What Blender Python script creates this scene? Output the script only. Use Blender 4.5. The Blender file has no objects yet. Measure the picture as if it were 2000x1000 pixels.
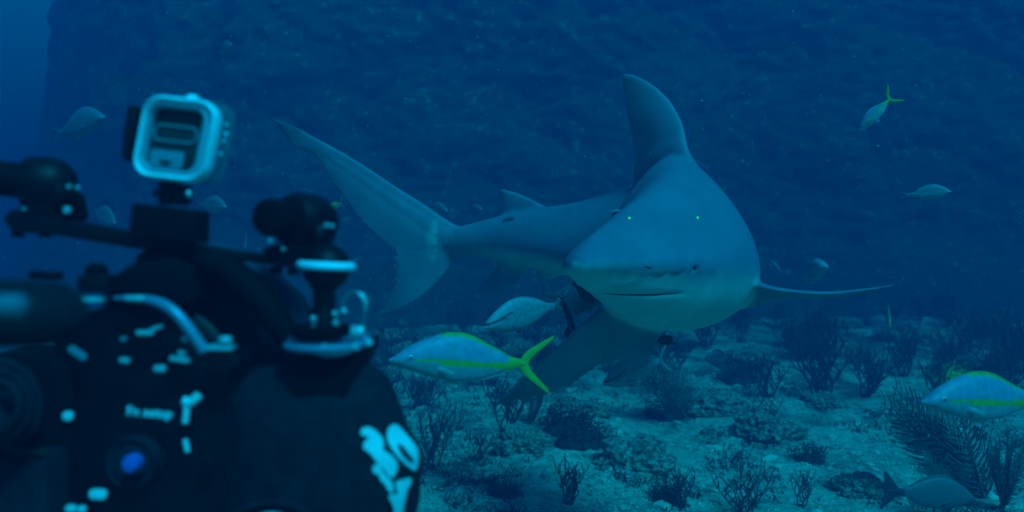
import bpy, bmesh, math, random
import numpy as np
from mathutils import Vector, Matrix, noise
from mathutils.bvhtree import BVHTree

random.seed(7); np.random.seed(7)
S = bpy.context.scene
COL = S.collection
F = 1732.0                      # focal length in photo pixels (2000 px wide frame)

# ------------------------------------------------------------------ camera
cam_data = bpy.data.cameras.new('camera')
cam = bpy.data.objects.new('camera', cam_data); COL.objects.link(cam)
cam_data.sensor_width = 36.0; cam_data.lens = F/2000*36
cam.location = (0, 0, 0); cam.rotation_euler = (math.radians(90), 0, 0)
cam_data.clip_start = 0.02; cam_data.clip_end = 400
cam_data.dof.use_dof = True; cam_data.dof.focus_distance = 3.0; cam_data.dof.aperture_fstop = 3.0
S.camera = cam

# ------------------------------------------------------------------ light
SUN_DIR = Vector((0.38, -0.64, 0.80)).normalized()      # towards the light
elev = math.asin(SUN_DIR.z); azim = math.atan2(SUN_DIR.x, SUN_DIR.y)
W = bpy.data.worlds.new('World'); S.world = W; W.use_nodes = True
nt = W.node_tree; nt.nodes.clear()
sky = nt.nodes.new('ShaderNodeTexSky'); sky.sky_type = 'NISHITA'; sky.sun_disc = False
sky.sun_elevation = elev; sky.sun_rotation = azim
tint = nt.nodes.new('ShaderNodeMix'); tint.data_type = 'RGBA'; tint.blend_type = 'MULTIPLY'
tint.inputs['Factor'].default_value = 1.0
nt.links.new(sky.outputs[0], tint.inputs[6]); tint.inputs[7].default_value = (0.001, 0.52, 0.70, 1)
bg = nt.nodes.new('ShaderNodeBackground'); bg.inputs[1].default_value = 0.15
nt.links.new(tint.outputs[2], bg.inputs[0])
wo = nt.nodes.new('ShaderNodeOutputWorld'); nt.links.new(bg.outputs[0], wo.inputs[0])
sd = bpy.data.lights.new('sun', 'SUN'); sd.energy = 4.8; sd.angle = math.radians(14)
sd.color = (0.002, 0.62, 1.0)                           # daylight filtered by the water above
sun = bpy.data.objects.new('sun', sd); COL.objects.link(sun)
sun.rotation_euler = (-SUN_DIR).to_track_quat('-Z', 'Y').to_euler()
S.view_settings.view_transform = 'Standard'; S.view_settings.look = 'None'
S.view_settings.exposure = 1.12; S.view_settings.gamma = 1.0
S.cycles.use_denoising = True
S.cycles.max_bounces = 6; S.cycles.volume_bounces = 2

# ------------------------------------------------------------------ helpers
def P(u, v, d):                                         # photo pixel + depth in metres -> point
    return Vector(((u-1000)/F*d, d, (500-v)/F*d))

def mat(name, color, rough=0.6, metal=0.0, noise_amt=0.0, scale=30, bump=0.0, attr=None, emit=0, alpha=1.0, spec=0.5, trans=0):
    m = bpy.data.materials.new(name); m.use_nodes = True
    n = m.node_tree.nodes; L = m.node_tree.links
    b = n['Principled BSDF']
    b.inputs['Base Color'].default_value = (*color, 1)
    b.inputs['Roughness'].default_value = rough; b.inputs['Metallic'].default_value = metal
    b.inputs['Specular IOR Level'].default_value = spec
    b.inputs['Alpha'].default_value = alpha
    b.inputs['Transmission Weight'].default_value = trans
    if emit:
        b.inputs['Emission Color'].default_value = (*color, 1); b.inputs['Emission Strength'].default_value = emit
    tc = n.new('ShaderNodeTexCoord'); tx = n.new('ShaderNodeTexNoise')
    tx.inputs['Scale'].default_value = scale; tx.inputs['Detail'].default_value = 6
    L.new(tc.outputs['Object'], tx.inputs['Vector'])
    src = None
    if attr:
        a = n.new('ShaderNodeAttribute'); a.attribute_name = attr; src = a.outputs['Color']
    if noise_amt or attr:
        mr = n.new('ShaderNodeMapRange'); mr.inputs[1].default_value = 0.3; mr.inputs[2].default_value = 0.7
        mr.inputs[3].default_value = 1-noise_amt; mr.inputs[4].default_value = 1+noise_amt
        L.new(tx.outputs['Fac'], mr.inputs[0])
        mx = n.new('ShaderNodeMix'); mx.data_type = 'RGBA'; mx.blend_type = 'MULTIPLY'; mx.inputs['Factor'].default_value = 1
        if src: L.new(src, mx.inputs[6])
        else: mx.inputs[6].default_value = (*color, 1)
        L.new(mr.outputs[0], mx.inputs[7]); L.new(mx.outputs[2], b.inputs['Base Color'])
    if bump:
        bp = n.new('ShaderNodeBump'); bp.inputs['Strength'].default_value = bump; bp.inputs['Distance'].default_value = 0.02
        L.new(tx.outputs['Fac'], bp.inputs['Height']); L.new(bp.outputs[0], b.inputs['Normal'])
    return m

def link(name, verts, faces, m, parent=None, smooth=True, cols=None):
    me = bpy.data.meshes.new(name); me.from_pydata([tuple(v) for v in verts], [], faces); me.update()
    if cols is not None:
        ca = me.color_attributes.new('tone', 'FLOAT_COLOR', 'POINT')
        buf = np.ones((len(verts), 4), dtype=np.float32); buf[:, :3] = np.array(cols)[:, :3]
        ca.data.foreach_set('color', buf.ravel())
    me.materials.append(m)
    if smooth: me.polygons.foreach_set('use_smooth', [True]*len(me.polygons))
    o = bpy.data.objects.new(name, me); COL.objects.link(o)
    if parent is not None: o.parent = parent
    return o

def tag(o, label=None, cat=None, group=None, kind=None):
    if label: o['label'] = label
    if cat: o['category'] = cat
    if group: o['group'] = group
    if kind: o['kind'] = kind
    return o

def empty(name, loc):
    o = bpy.data.objects.new(name, None); COL.objects.link(o); o.location = loc
    o.empty_display_size = 0.05
    return o

def rebase(root):                                       # children were made in world space
    for c in root.children:
        if c.type == 'MESH' and not c.get('_rb'):
            c.data.transform(Matrix.Translation(-root.location))

def origin_to(o, p):                                    # single mesh: move origin to p
    o.data.transform(Matrix.Translation(-Vector(p))); o.location = p

class MB:
    """collects shapes in world space"""
    def __init__(s): s.v = []; s.f = []
    def add(s, vs, fs):
        k = len(s.v); s.v += [Vector(v) for v in vs]; s.f += [tuple(i+k for i in f) for f in fs]
    def from_bm(s, bm):
        bm.verts.ensure_lookup_table(); s.add([v.co.copy() for v in bm.verts], [tuple(v.index for v in f.verts) for f in bm.faces]); bm.free()
    def box(s, M, size, bev=0.0, seg=3):
        bm = bmesh.new(); bmesh.ops.create_cube(bm, size=1)
        bmesh.ops.scale(bm, vec=size, verts=bm.verts)
        if bev: bmesh.ops.bevel(bm, geom=list(bm.edges), offset=bev, segments=seg, profile=0.5, affect='EDGES')
        bmesh.ops.transform(bm, matrix=M, verts=bm.verts); bm.verts.index_update(); s.from_bm(bm)
    def lathe(s, a, b, prof, n=32):                     # prof: list of (t along a->b in m, radius)
        a = Vector(a); ax = (Vector(b)-a).normalized()
        x = ax.orthogonal().normalized(); y = ax.cross(x)
        vs = []; fs = []
        for t, r in prof:
            for i in range(n):
                q = 2*math.pi*i/n; vs.append(a+ax*t+(x*math.cos(q)+y*math.sin(q))*max(r, 1e-5))
        for j in range(len(prof)-1):
            for i in range(n):
                fs.append((j*n+i, j*n+(i+1) % n, (j+1)*n+(i+1) % n, (j+1)*n+i))
        fs.append(tuple(range(n))[::-1]); fs.append(tuple((len(prof)-1)*n+i for i in range(n)))
        s.add(vs, fs)
    def cyl(s, a, b, r, bev=0.003, n=32):
        h = (Vector(b)-Vector(a)).length
        s.lathe(a, b, [(0, r-bev), (bev*.3, r-bev*.3), (bev, r), (h-bev, r), (h-bev*.3, r-bev*.3), (h, r-bev)], n)
    def tube(s, pts, r, n=8, closed=False):
        pts = [Vector(p) for p in pts]; rs = r if isinstance(r, (list, tuple)) else [r]*len(pts)
        vs = []; fs = []; prev = None
        for i, p in enumerate(pts):
            t = (pts[min(i+1, len(pts)-1)]-pts[max(i-1, 0)])
            if closed: t = pts[(i+1) % len(pts)]-pts[i-1]
            t = t.normalized() if t.length > 1e-9 else Vector((0, 0, 1))
            if prev is None: x = t.orthogonal().normalized()
            else:
                x = prev-t*prev.dot(t); x = x.normalized() if x.length > 1e-6 else t.orthogonal().normalized()
            prev = x; y = t.cross(x)
            for k in range(n):
                q = 2*math.pi*k/n; vs.append(p+(x*math.cos(q)+y*math.sin(q))*rs[i])
        m = len(pts)
        for j in range(m if closed else m-1):
            for k in range(n):
                fs.append((j*n+k, j*n+(k+1) % n, ((j+1) % m)*n+(k+1) % n, ((j+1) % m)*n+k))
        if not closed:
            fs.append(tuple(range(n))[::-1]); fs.append(tuple((m-1)*n+k for k in range(n)))
        s.add(vs, fs)
    def prism(s, pix, d0, d1, bev=0.004, grow=0.0):     # outline from the photo given a distance and real thickness
        A = [P(u, v, d0) for u, v in pix]
        c = sum(A, Vector())/len(A)
        bm = bmesh.new()
        vs = [bm.verts.new((p.x, d0, p.z)) for p in A]
        f = bm.faces.new(vs)
        r = bmesh.ops.extrude_face_region(bm, geom=[f])
        for e in r['geom']:
            if isinstance(e, bmesh.types.BMVert):
                e.co.y = d1
                if grow: e.co.x = c.x+(e.co.x-c.x)*(1+grow); e.co.z = c.z+(e.co.z-c.z)*(1+grow)
        bmesh.ops.recalc_face_normals(bm, faces=bm.faces)
        if bev: bmesh.ops.bevel(bm, geom=[e for e in bm.edges], offset=bev, segments=2, profile=0.6, affect='EDGES', clamp_overlap=True)
        bm.verts.index_update(); s.from_bm(bm)
    def build(s, name, m, parent=None, smooth=True):
        o = link(name, s.v, s.f, m, parent, smooth)
        if smooth:
            bm = bmesh.new(); bm.from_mesh(o.data)
            bmesh.ops.recalc_face_normals(bm, faces=bm.faces)
            for e in bm.edges:
                if len(e.link_faces) == 2 and e.calc_face_angle(0) > math.radians(38): e.smooth = False
            bm.to_mesh(o.data); bm.free()
        return o

def smooth_path(pts, n):                                # Catmull-Rom through vectors of any size
    A = np.array(pts, dtype=float); A = np.vstack([2*A[0]-A[1], A, 2*A[-1]-A[-2]])
    out = []; m = len(pts)-1
    for i in range(n):
        t = i/(n-1)*m; k = min(int(t), m-1); f = t-k
        p0, p1, p2, p3 = A[k], A[k+1], A[k+2], A[k+3]
        out.append(0.5*((2*p1)+(-p0+p2)*f+(2*p0-5*p1+4*p2-p3)*f*f+(-p0+3*p1-3*p2+p3)*f**3))
    return np.array(out)

def fin_mesh(pairs, thick, nspan=26, nch=14, round_tip=True):
    """a fin lofted from leading/trailing edge pairs; returns closed verts, faces"""
    L = smooth_path([tuple(a) for a, b in pairs], nspan); T = smooth_path([tuple(b) for a, b in pairs], nspan)
    th = np.interp(np.linspace(0, 1, nspan), np.linspace(0, 1, len(thick)), thick)
    vs = []; fs = []; ring = 2*nch
    for i in range(nspan):
        l = Vector(L[i]); t = Vector(T[i])
        j0 = max(i-1, 0); j1 = min(i+1, nspan-1)
        span = Vector((L[j1]+T[j1]-L[j0]-T[j0])); chord = t-l
        nrm = span.cross(chord); nrm = nrm.normalized() if nrm.length > 1e-9 else Vector((0, 1, 0))
        for k in range(ring):
            q = 2*math.pi*k/ring
            x = 0.5-0.5*math.cos(q)
            prof = (1.9*math.sqrt(max(x, 0))*(1-x)**0.9)*0.5+0.06*math.sin(math.pi*x)
            sgn = 1 if q < math.pi else -1
            vs.append(l+chord*x+nrm*(sgn*th[i]*prof*0.9))
    for i in range(nspan-1):
        for k in range(ring):
            fs.append((i*ring+k, i*ring+(k+1) % ring, (i+1)*ring+(k+1) % ring, (i+1)*ring+k))
    fs.append(tuple(range(ring))[::-1]); fs.append(tuple((nspan-1)*ring+k for k in range(ring)))
    return vs, fs

# ------------------------------------------------------------------ seabed and reef slope
def nz(x, y, s, o=4, seed=0.0):
    return noise.fractal(Vector((x*s+seed, y*s-seed*.7, seed*1.3)), 0.9, 2.0, o)

def ground_h(x, y):
    h = -1.12
    h += 0.10*nz(x, y, 0.35, 3, 3.1) + 0.05*nz(x, y, 1.3, 4, 9.2)
    h += 0.10*max(0, nz(x, y, 0.8, 3, 21.0)-0.12)
    h += 0.035*max(0, nz(x, y, 3.4, 3, 5.0))
    h += 0.062*min(y-7, 12) if y > 7 else 0.012*max(-2, y-7)
    if x < -3: h -= 0.05*(-3-x) if y > 6 else 0
    return h

def set_ground():
    rows, cols = 400, 460
    vs = []
    r0 = 1.2
    for j in range(rows):
        r = r0*(75/r0)**(j/(rows-1))
        for i in range(cols):
            a = math.radians(-62+124*i/(cols-1))
            x = r*math.sin(a); y = -2.0+r*math.cos(a)
            vs.append((x, y, ground_h(x, y)))
    fs = [(j*cols+i, j*cols+i+1, (j+1)*cols+i+1, (j+1)*cols+i) for j in range(rows-1) for i in range(cols-1)]
    return vs, fs

def sand_material():
    m = bpy.data.materials.new('sand_and_turf'); m.use_nodes = True
    n = m.node_tree.nodes; L = m.node_tree.links; b = n['Principled BSDF']
    b.inputs['Roughness'].default_value = 0.95; b.inputs['Specular IOR Level'].default_value = 0.1
    tc = n.new('ShaderNodeTexCoord')
    def tex(scale, det, rough=0.6, squash=None):
        t = n.new('ShaderNodeTexNoise'); t.inputs['Scale'].default_value = scale; t.inputs['Detail'].default_value = det
        t.inputs['Roughness'].default_value = rough
        mp = n.new('ShaderNodeMapping'); mp.inputs['Scale'].default_value = squash or (1, 1, 1)
        L.new(tc.outputs['Object'], mp.inputs[0]); L.new(mp.outputs[0], t.inputs['Vector']); return t.outputs['Fac']
    def ramp(src, stops):
        r = n.new('ShaderNodeValToRGB'); L.new(src, r.inputs[0]); e = r.color_ramp.elements
        while len(e) > 1: e.remove(e[0])
        e[0].position = stops[0][0]; e[0].color = (*stops[0][1], 1)
        for p, c in stops[1:]:
            x = e.new(p); x.color = (*c, 1)
        return r.outputs['Color']
    def mix(kind, a, c, f=1.0):
        x = n.new('ShaderNodeMix'); x.data_type = 'RGBA'; x.blend_type = kind
        if isinstance(f, float): x.inputs['Factor'].default_value = f
        else: L.new(f, x.inputs['Factor'])
        for k, q in ((6, a), (7, c)):
            if isinstance(q, tuple): x.inputs[k].default_value = (*q, 1)
            else: L.new(q, x.inputs[k])
        return x.outputs[2]
    sx = n.new('ShaderNodeSeparateXYZ'); L.new(tc.outputs['Object'], sx.inputs[0])
    far = n.new('ShaderNodeMapRange'); far.inputs[1].default_value = 5.5; far.inputs[2].default_value = 9.5; far.inputs[3].default_value = 0.0; far.inputs[4].default_value = -0.11
    L.new(sx.outputs['Y'], far.inputs[0])                # sand colour fades to dark turf with distance, softening the far edge
    ad = n.new('ShaderNodeMath'); ad.operation = 'ADD'; L.new(tex(1.7, 8, 0.68, (1, 0.75, 1)), ad.inputs[0]); L.new(far.outputs[0], ad.inputs[1])
    patch = ramp(ad.outputs[0], [(0.34, (0, 0, 0)), (0.49, (1, 1, 1))])
    sand = ramp(tex(16, 8, 0.75), [(0.32, (.16, .18, .12)), (0.45, (.46, .50, .36)), (0.60, (.68, .71, .53)), (0.72, (.88, .88, .74))])
    turf = ramp(tex(22, 8, 0.75), [(0.32, (.03, .045, .032)), (0.5, (.13, .15, .115)), (0.70, (.44, .47, .35))])
    c = mix('MIX', turf, sand, patch)
    speck = ramp(tex(70, 3, 0.6), [(0.30, (.35, .35, .35)), (0.45, (1, 1, 1)), (0.62, (1, 1, 1)), (0.72, (1.8, 1.8, 1.8))])
    c = mix('MULTIPLY', c, speck)
    L.new(c, b.inputs['Base Color'])
    bp = n.new('ShaderNodeBump'); bp.inputs['Strength'].default_value = 0.9; bp.inputs['Distance'].default_value = 0.04
    L.new(tex(14, 8, 0.7), bp.inputs['Height']); L.new(bp.outputs[0], b.inputs['Normal'])
    return m

gv, gf = set_ground()
ground = tag(link('seabed', gv, gf, sand_material()), kind='structure')
ground_bvh = BVHTree.FromPolygons([Vector(v) for v in gv], gf)

def floor_at(u, v):
    d = P(u, v, 1.0).normalized(); hit = ground_bvh.ray_cast(Vector((0, 0, 0)), d, 80)
    return hit[0]

def reef_material():
    m = bpy.data.materials.new('reef_growth'); m.use_nodes = True
    n = m.node_tree.nodes; L = m.node_tree.links; b = n['Principled BSDF']
    b.inputs['Roughness'].default_value = 1; b.inputs['Specular IOR Level'].default_value = 0.0
    tc = n.new('ShaderNodeTexCoord')
    t = n.new('ShaderNodeTexNoise'); t.inputs['Scale'].default_value = 7.0; t.inputs['Detail'].default_value = 9; t.inputs['Roughness'].default_value = 0.78
    L.new(tc.outputs['Object'], t.inputs['Vector'])
    r = n.new('ShaderNodeValToRGB'); L.new(t.outputs['Fac'], r.inputs[0]); e = r.color_ramp.elements
    e[0].position = 0.40; e[0].color = (.03, .045, .032, 1); e[1].position = 0.72; e[1].color = (.40, .46, .30, 1)
    x = e.new(0.57); x.color = (.05, .07, .045, 1)
    L.new(r.outputs[0], b.inputs['Base Color'])
    return m

def reef_slope():
    cols, rows = 420, 200; vs = []
    for j in range(rows):
        t = j/(rows-1)
        for i in range(cols):
            s = i/(cols-1); x = -13+35*s
            z = -2.2+8.4*t
            y = 12.2+0.5*math.sin(x*0.5)+0.15*(z+1.2)
            # the left end of the slope turns away from the camera
            if x < -3.5: y += 0.14*(-3.5-x)**2
            n_ = 0.55*nz(x, z, 0.35, 3, 1.7)+0.12*nz(x, z, 1.2, 5, 7.7)+0.10*nz(x, z, 4.5, 4, 2.2)
            foot = max(0, 0.2-z)*0.0
            y -= n_+foot
            # the foot flares out over the sand
            if z < 0.3: y -= 0.9*(0.3-z)**1.6
            vs.append((x+0.25*nz(z, y, 1.1, 3, 4.4), y, z))
    fs = [(j*cols+i, j*cols+i+1, (j+1)*cols+i+1, (j+1)*cols+i) for j in range(rows-1) for i in range(cols-1)]
    return vs, fs
rv, rf = reef_slope()
tag(link('reef_wall', rv, rf, reef_material()), kind='structure')

# ------------------------------------------------------------------ shark
M_shark = mat('shark_skin', (.1, .1, .1), rough=0.66, noise_amt=0.11, scale=7, attr='tone', spec=0.25)
# u, v, depth, half width, top, bottom (m), peak of the back, squareness
SEC = [(1121, 516, 2.50, .010, .008, .010, 0, 1.0),
       (1127, 516, 2.515, .044, .030, .034, 0, 1.25),
       (1148, 517, 2.56, .088, .068, .066, .05, 1.35),
       (1182, 518, 2.64, .130, .118, .106, .15, 1.32),
       (1225, 519, 2.73, .176, .176, .158, .22, 1.22),
       (1268, 521, 2.84, .216, .240, .196, .28, 1.1),
       (1303, 525, 2.96, .250, .318, .205, .34, 1.0),
       (1322, 530, 3.10, .280, .402, .208, .42, .95),
       (1320, 526, 3.28, .282, .405, .215, .46, .94),
       (1285, 514, 3.46, .258, .340, .200, .42, .94),
       (1215, 499, 3.62, .225, .280, .140, .30, .94),
       (1130, 485, 3.76, .190, .202, .122, .2, .94),
       (1050, 475, 3.88, .152, .152, .110, .12, .94),
       (985, 470, 3.98, .112, .115, .100, .1, .94),
       (930, 471, 4.05, .078, .085, .072, .1, .94),
       (893, 473, 4.10, .055, .070, .055, 0, .94),
       (860, 470, 4.13, .036, .055, .05, 0, .94)]
def shark_body():
    pts = []
    for s in SEC:
        p = P(s[0], s[1], s[2]); pts.append((p.x, p.y, p.z)+s[3:8])
    n = 150; C = smooth_path(pts, n); ring = 64
    vs = []; fs = []; tone = []
    for i in range(n):
        c = Vector(C[i][:3]); a = Vector(C[max(i-2, 0)][:3]); b = Vector(C[min(i+2, n-1)][:3])
        T = (b-a).normalized()
        if i < 14: T = (Vector(C[16][:3])-Vector(C[0][:3])).normalized()*(1-i/14)+T*(i/14); T.normalize()
        U = Vector((-0.04, 0.0, 1)); U = (U-T*U.dot(T)).normalized(); R = T.cross(U)
        w, tp, bt, pk, e = [float(q) for q in C[i][3:8]]
        w = max(w, .004); tp = max(tp, .004); bt = max(bt, .004)
        for k in range(ring):
            q = 2*math.pi*k/ring; cs, sn = math.cos(q), math.sin(q)
            lx = math.copysign(abs(cs)**e, cs); ly = math.copysign(abs(sn)**e, sn)
            if sn > 0: lx *= (1-pk*sn**1.5); h = tp
            else: h = bt; lx *= (1-0.10*sn*sn)
            vs.append(c+R*(w*lx)+U*(h*ly))
            # pale belly, grey back: pigment only
            edge = -0.28+0.06*math.sin(i*0.11)
            f = min(1, max(0, (ly-edge+0.30)/0.60)); f = f*f*(3-2*f)
            kq = min(1, max(0, (i/n-.72)/.18)); f = f*(1-kq)+.85*kq
            tone.append(f)
    for i in range(n-1):
        for k in range(ring):
            fs.append((i*ring+k, i*ring+(k+1) % ring, (i+1)*ring+(k+1) % ring, (i+1)*ring+k))
    fs.append(tuple(range(ring))[::-1]); fs.append(tuple((n-1)*ring+k for k in range(ring)))
    return vs, fs, tone

def pr(*rows): return [(P(*a), P(*b)) for a, b in rows]
FINS = {
 'dorsal': (pr(((1372, 395, 3.06), (1262, 430, 3.46)), ((1360, 330, 3.08), (1240, 368, 3.50)), ((1343, 292, 3.12), (1235, 344, 3.49)),
      ((1337, 258, 3.18), (1239, 312, 3.47)), ((1325, 224, 3.25), (1233, 270, 3.47)), ((1303, 190, 3.33), (1223, 228, 3.48)),
      ((1272, 163, 3.40), (1217, 188, 3.49)), ((1240, 147, 3.45), (1214, 158, 3.50)), ((1222, 144, 3.49), (1213, 147, 3.51))),
      [.20, .15, .095, .066, .052, .042, .032, .022, .012]),
 'dorsal2': (pr(((1085, 425, 3.86), (985, 450, 4.0)), ((1068, 403, 3.88), (968, 440, 4.01)), ((1040, 388, 3.90), (976, 418, 4.0)),
      ((1012, 376, 3.94), (979, 395, 3.99)), ((988, 370, 3.97), (977, 378, 3.99)), ((980, 369, 3.98), (976, 371, 3.985))),
      [.07, .05, .034, .022, .016, .01]),
 'pec_left': (pr(((1420, 545, 3.0), (1410, 600, 3.36)), ((1465, 552, 2.94), (1455, 600, 3.34)), ((1500, 562, 2.91), (1500, 588, 3.30)), ((1550, 570, 2.90), (1555, 581, 3.24)),
      ((1620, 573, 2.92), (1620, 579, 3.18)), ((1690, 566, 2.97), (1690, 570, 3.14)), ((1735, 559, 3.03), (1735, 561, 3.08)), ((1746, 556, 3.05), (1746, 557, 3.07))),
      [.17, .11, .055, .034, .026, .018, .012, .008]),
 'pec_right': (pr(((1225, 555, 2.92), (1330, 600, 3.22)), ((1180, 592, 2.88), (1303, 640, 3.2)), ((1145, 625, 2.85), (1284, 672, 3.18)), ((1110, 655, 2.84), (1276, 697, 3.17)),
      ((1075, 688, 2.83), (1180, 711, 3.12)), ((1035, 725, 2.82), (1115, 754, 3.03)), ((995, 762, 2.82), (1045, 777, 2.95)), ((968, 787, 2.83), (990, 783, 2.88)), ((958, 797, 2.84), (964, 795, 2.85))),
      [.14, .10, .065, .048, .036, .026, .02, .014, .009]),
 'anal': (pr(((1045, 505, 3.92), (985, 500, 4.03)), ((1020, 540, 3.93), (960, 530, 4.05)), ((985, 568, 3.97), (940, 555, 4.06)), ((945, 580, 4.02), (930, 576, 4.05))),
      [.05, .035, .02, .01]),
 'pelvic': (pr(((1110, 515, 3.74), (1050, 515, 3.92)), ((1092, 538, 3.74), (1046, 532, 3.93)), ((1066, 546, 3.79), (1042, 541, 3.92)), ((1050, 549, 3.86), (1044, 547, 3.91))),
      [.06, .04, .022, .01]),
 'tail_upper': (pr(((925, 446, 4.06), (930, 500, 4.06)), ((893, 440, 4.10), (875, 508, 4.11)), ((855, 416, 4.12), (805, 505, 4.15)), ((815, 390, 4.15), (762, 486, 4.19)),
      ((764, 358, 4.19), (710, 440, 4.23)), ((718, 327, 4.24), (676, 394, 4.28)), ((674, 300, 4.28), (645, 355, 4.32)), ((638, 280, 4.31), (620, 312, 4.34)), ((612, 266, 4.33), (598, 297, 4.35)), ((585, 250, 4.35), (573, 291, 4.37)), ((555, 238, 4.38), (553, 262, 4.39)), ((531, 229, 4.40), (534, 235, 4.40))),
      [.10, .085, .072, .06, .05, .042, .036, .03, .022, .016, .012, .008]),
 'tail_lower': (pr(((905, 478, 4.09), (850, 465, 4.12)), ((889, 508, 4.10), (796, 480, 4.15)), ((870, 535, 4.11), (768, 498, 4.18)), ((845, 562, 4.13), (770, 530, 4.19)), ((812, 588, 4.15), (766, 562, 4.20)),
      ((775, 609, 4.17), (752, 592, 4.20)), ((745, 619, 4.20), (736, 612, 4.21)), ((733, 620, 4.21), (732, 617, 4.21))),
      [.05, .04, .03, .025, .02, .014, .010, .008]),
}
BACK = np.array((.11, .152, .20)); BELLY = np.array((.44, .50, .45)); TIP = np.array((.025, .032, .04))
def make_shark():
    V, Fc, tone = shark_body(); V = list(V); Fc = list(Fc)
    nb = len(V)
    body_bvh = BVHTree.FromPolygons(V, Fc)
    finv = []
    for nm, (pairs, th) in FINS.items():
        a, b = fin_mesh(pairs, th); k = len(V)
        V += a; Fc += [tuple(i+k for i in f) for f in b]; finv.append((nm, BVHTree.FromPolygons(a, b)))
    me = bpy.data.meshes.new('shark'); me.from_pydata([tuple(v) for v in V], [], Fc)
    bm = bmesh.new(); bm.from_mesh(me); bmesh.ops.recalc_face_normals(bm, faces=bm.faces); bm.to_mesh(me); bm.free()
    o = bpy.data.objects.new('shark', me); COL.objects.link(o)
    md = o.modifiers.new('r', 'REMESH'); md.mode = 'VOXEL'; md.voxel_size = 0.0062; md.use_smooth_shade = True
    dg = bpy.context.evaluated_depsgraph_get()
    new = bpy.data.meshes.new_from_object(o.evaluated_get(dg)); o.modifiers.clear(); o.data = new
    # smooth, more where a fin meets the body
    nv = len(new.vertices); co = np.empty(nv*3, dtype=np.float64); new.vertices.foreach_get('co', co); co = co.reshape(-1, 3)
    ne = len(new.edges); ed = np.empty(ne*2, dtype=np.int64); new.edges.foreach_get('vertices', ed); ed = ed.reshape(-1, 2)
    deg = np.bincount(ed.ravel(), minlength=nv).astype(float)[:, None]
    near = np.zeros(nv); back = np.zeros(nv); tip = np.zeros(nv)
    tips = [P(1214, 147, 3.33), P(1746, 557, 3.06), P(958, 797, 2.85), P(531, 230, 4.4), P(744, 616, 4.2)]
    tipr = [.10, .10, .16, .22, .16]
    for i in range(nv):
        p = Vector(co[i]); h = body_bvh.find_nearest(p)
        fi = h[2]
        if fi is not None and fi < nb-64:
            back[i] = tone[fi] if fi < len(tone) else 1
        db = h[3]; df = 9; who = None
        for nm, bv in finv:
            q = bv.find_nearest(p, 0.14)
            if q[0] is not None and q[3] < df: df = q[3]; who = nm
        if df < 0.13: near[i] = math.exp(-((max(db, 0)**2+df*df)/(0.075**2)))
        onfin = df < 0.010
        if onfin and db > 0.012:
            w = min(1, (db-0.012)/0.05)
            if who in ('pec_right', 'pec_left'): b0 = 1.0 if False else None
            else: b0 = 0.85
            if b0 is not None: back[i] = back[i]*(1-w)+b0*w
            else: back[i] = -w                # resolved with the normal below
        for t, r in zip(tips, tipr):
            d = (p-t).length
            if d < r*1.5: tip[i] = max(tip[i], min(1, max(0, 1.5-d/r)))
    wgt = np.clip(0.25+near, 0, 1)[:, None]
    for it in range(14):
        acc = np.zeros_like(co); np.add.at(acc, ed[:, 0], co[ed[:, 1]]); np.add.at(acc, ed[:, 1], co[ed[:, 0]])
        w = wgt if it < 3 else np.clip(near, 0, 1)[:, None]
        co = co+(acc/deg-co)*w*0.6
    new.vertices.foreach_set('co', co.ravel()); new.update()
    # brow ridge, hollow below the eye, mouth cleft and lower lip
    nrm = np.empty(nv*3); new.vertices.foreach_get('normal', nrm); nrm = nrm.reshape(-1, 3)
    tmp = BVHTree.FromPolygons([Vector(c) for c in co], [tuple(p.vertices) for p in new.polygons])
    dsp = np.zeros(nv)
    marks = [(1140, 517, .007, .022), (1165, 517, .007, .024), (1195, 517, .007, .026), (1228, 518, .007, .026), (1258, 519, .007, .026), (1290, 520, .006, .030), (1322, 514, .006, .034), (1357, 506, .007, .036), (1392, 510, .004, .036),
             (1288, 542, -.003, .04), (1320, 547, -.004, .042), (1350, 552, -.004, .038), (1380, 556, -.003, .04), (1357, 523, -.006, .016)]
    marks += [(u, 574, -.009*min(1, (1372-u)/90, (u-1150)/40), .011) for u in range(1160, 1370, 8)] + [(u, 592, .006, .022) for u in range(1200, 1345, 14)] + [(u, 556, .003, .018) for u in range(1165, 1270, 14)]
    for (ua, va, ub, vb, amp, rad) in ((655, 306, 885, 452, -.004, .014), (640, 312, 860, 474, -.003, .018), (700, 372, 800, 470, .005, .02), (640, 290, 860, 432, .005, .016), (860, 420, 1000, 438, .003, .02)):
        marks += [(ua+(ub-ua)*t, va+(vb-va)*t, amp, rad) for t in np.linspace(0, 1, 26)]
    for u, v, amp, rad in marks:
        q = tmp.ray_cast(Vector((0, 0, 0)), P(u, v, 1).normalized(), 30)[0]
        if q is None: continue
        dd = ((co-np.array(q))**2).sum(1); g = amp*np.exp(-dd/(rad*rad))
        dsp = np.where(abs(g) > abs(dsp), g, dsp) if amp < 0 else np.maximum(dsp, np.where(dsp < 0, dsp, g))
    for it in range(2):
        acc = np.zeros(nv); np.add.at(acc, ed[:, 0], dsp[ed[:, 1]]); np.add.at(acc, ed[:, 1], dsp[ed[:, 0]]); dsp = .5*dsp+.5*acc/deg[:, 0]
    co = co+nrm*dsp[:, None]
    new.vertices.foreach_set('co', co.ravel()); new.update()
    nrm = np.empty(nv*3); new.vertices.foreach_get('normal', nrm); nrm = nrm.reshape(-1, 3)
    for i in np.where(back < 0)[0]:
        up = 1.0 if nrm[i, 2] > 0.0 else 0.88
        back[i] = up
    for it in range(4):
        acc = np.zeros(nv); np.add.at(acc, ed[:, 0], back[ed[:, 1]]); np.add.at(acc, ed[:, 1], back[ed[:, 0]])
        back = 0.4*back+0.6*acc/deg[:, 0]
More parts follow.
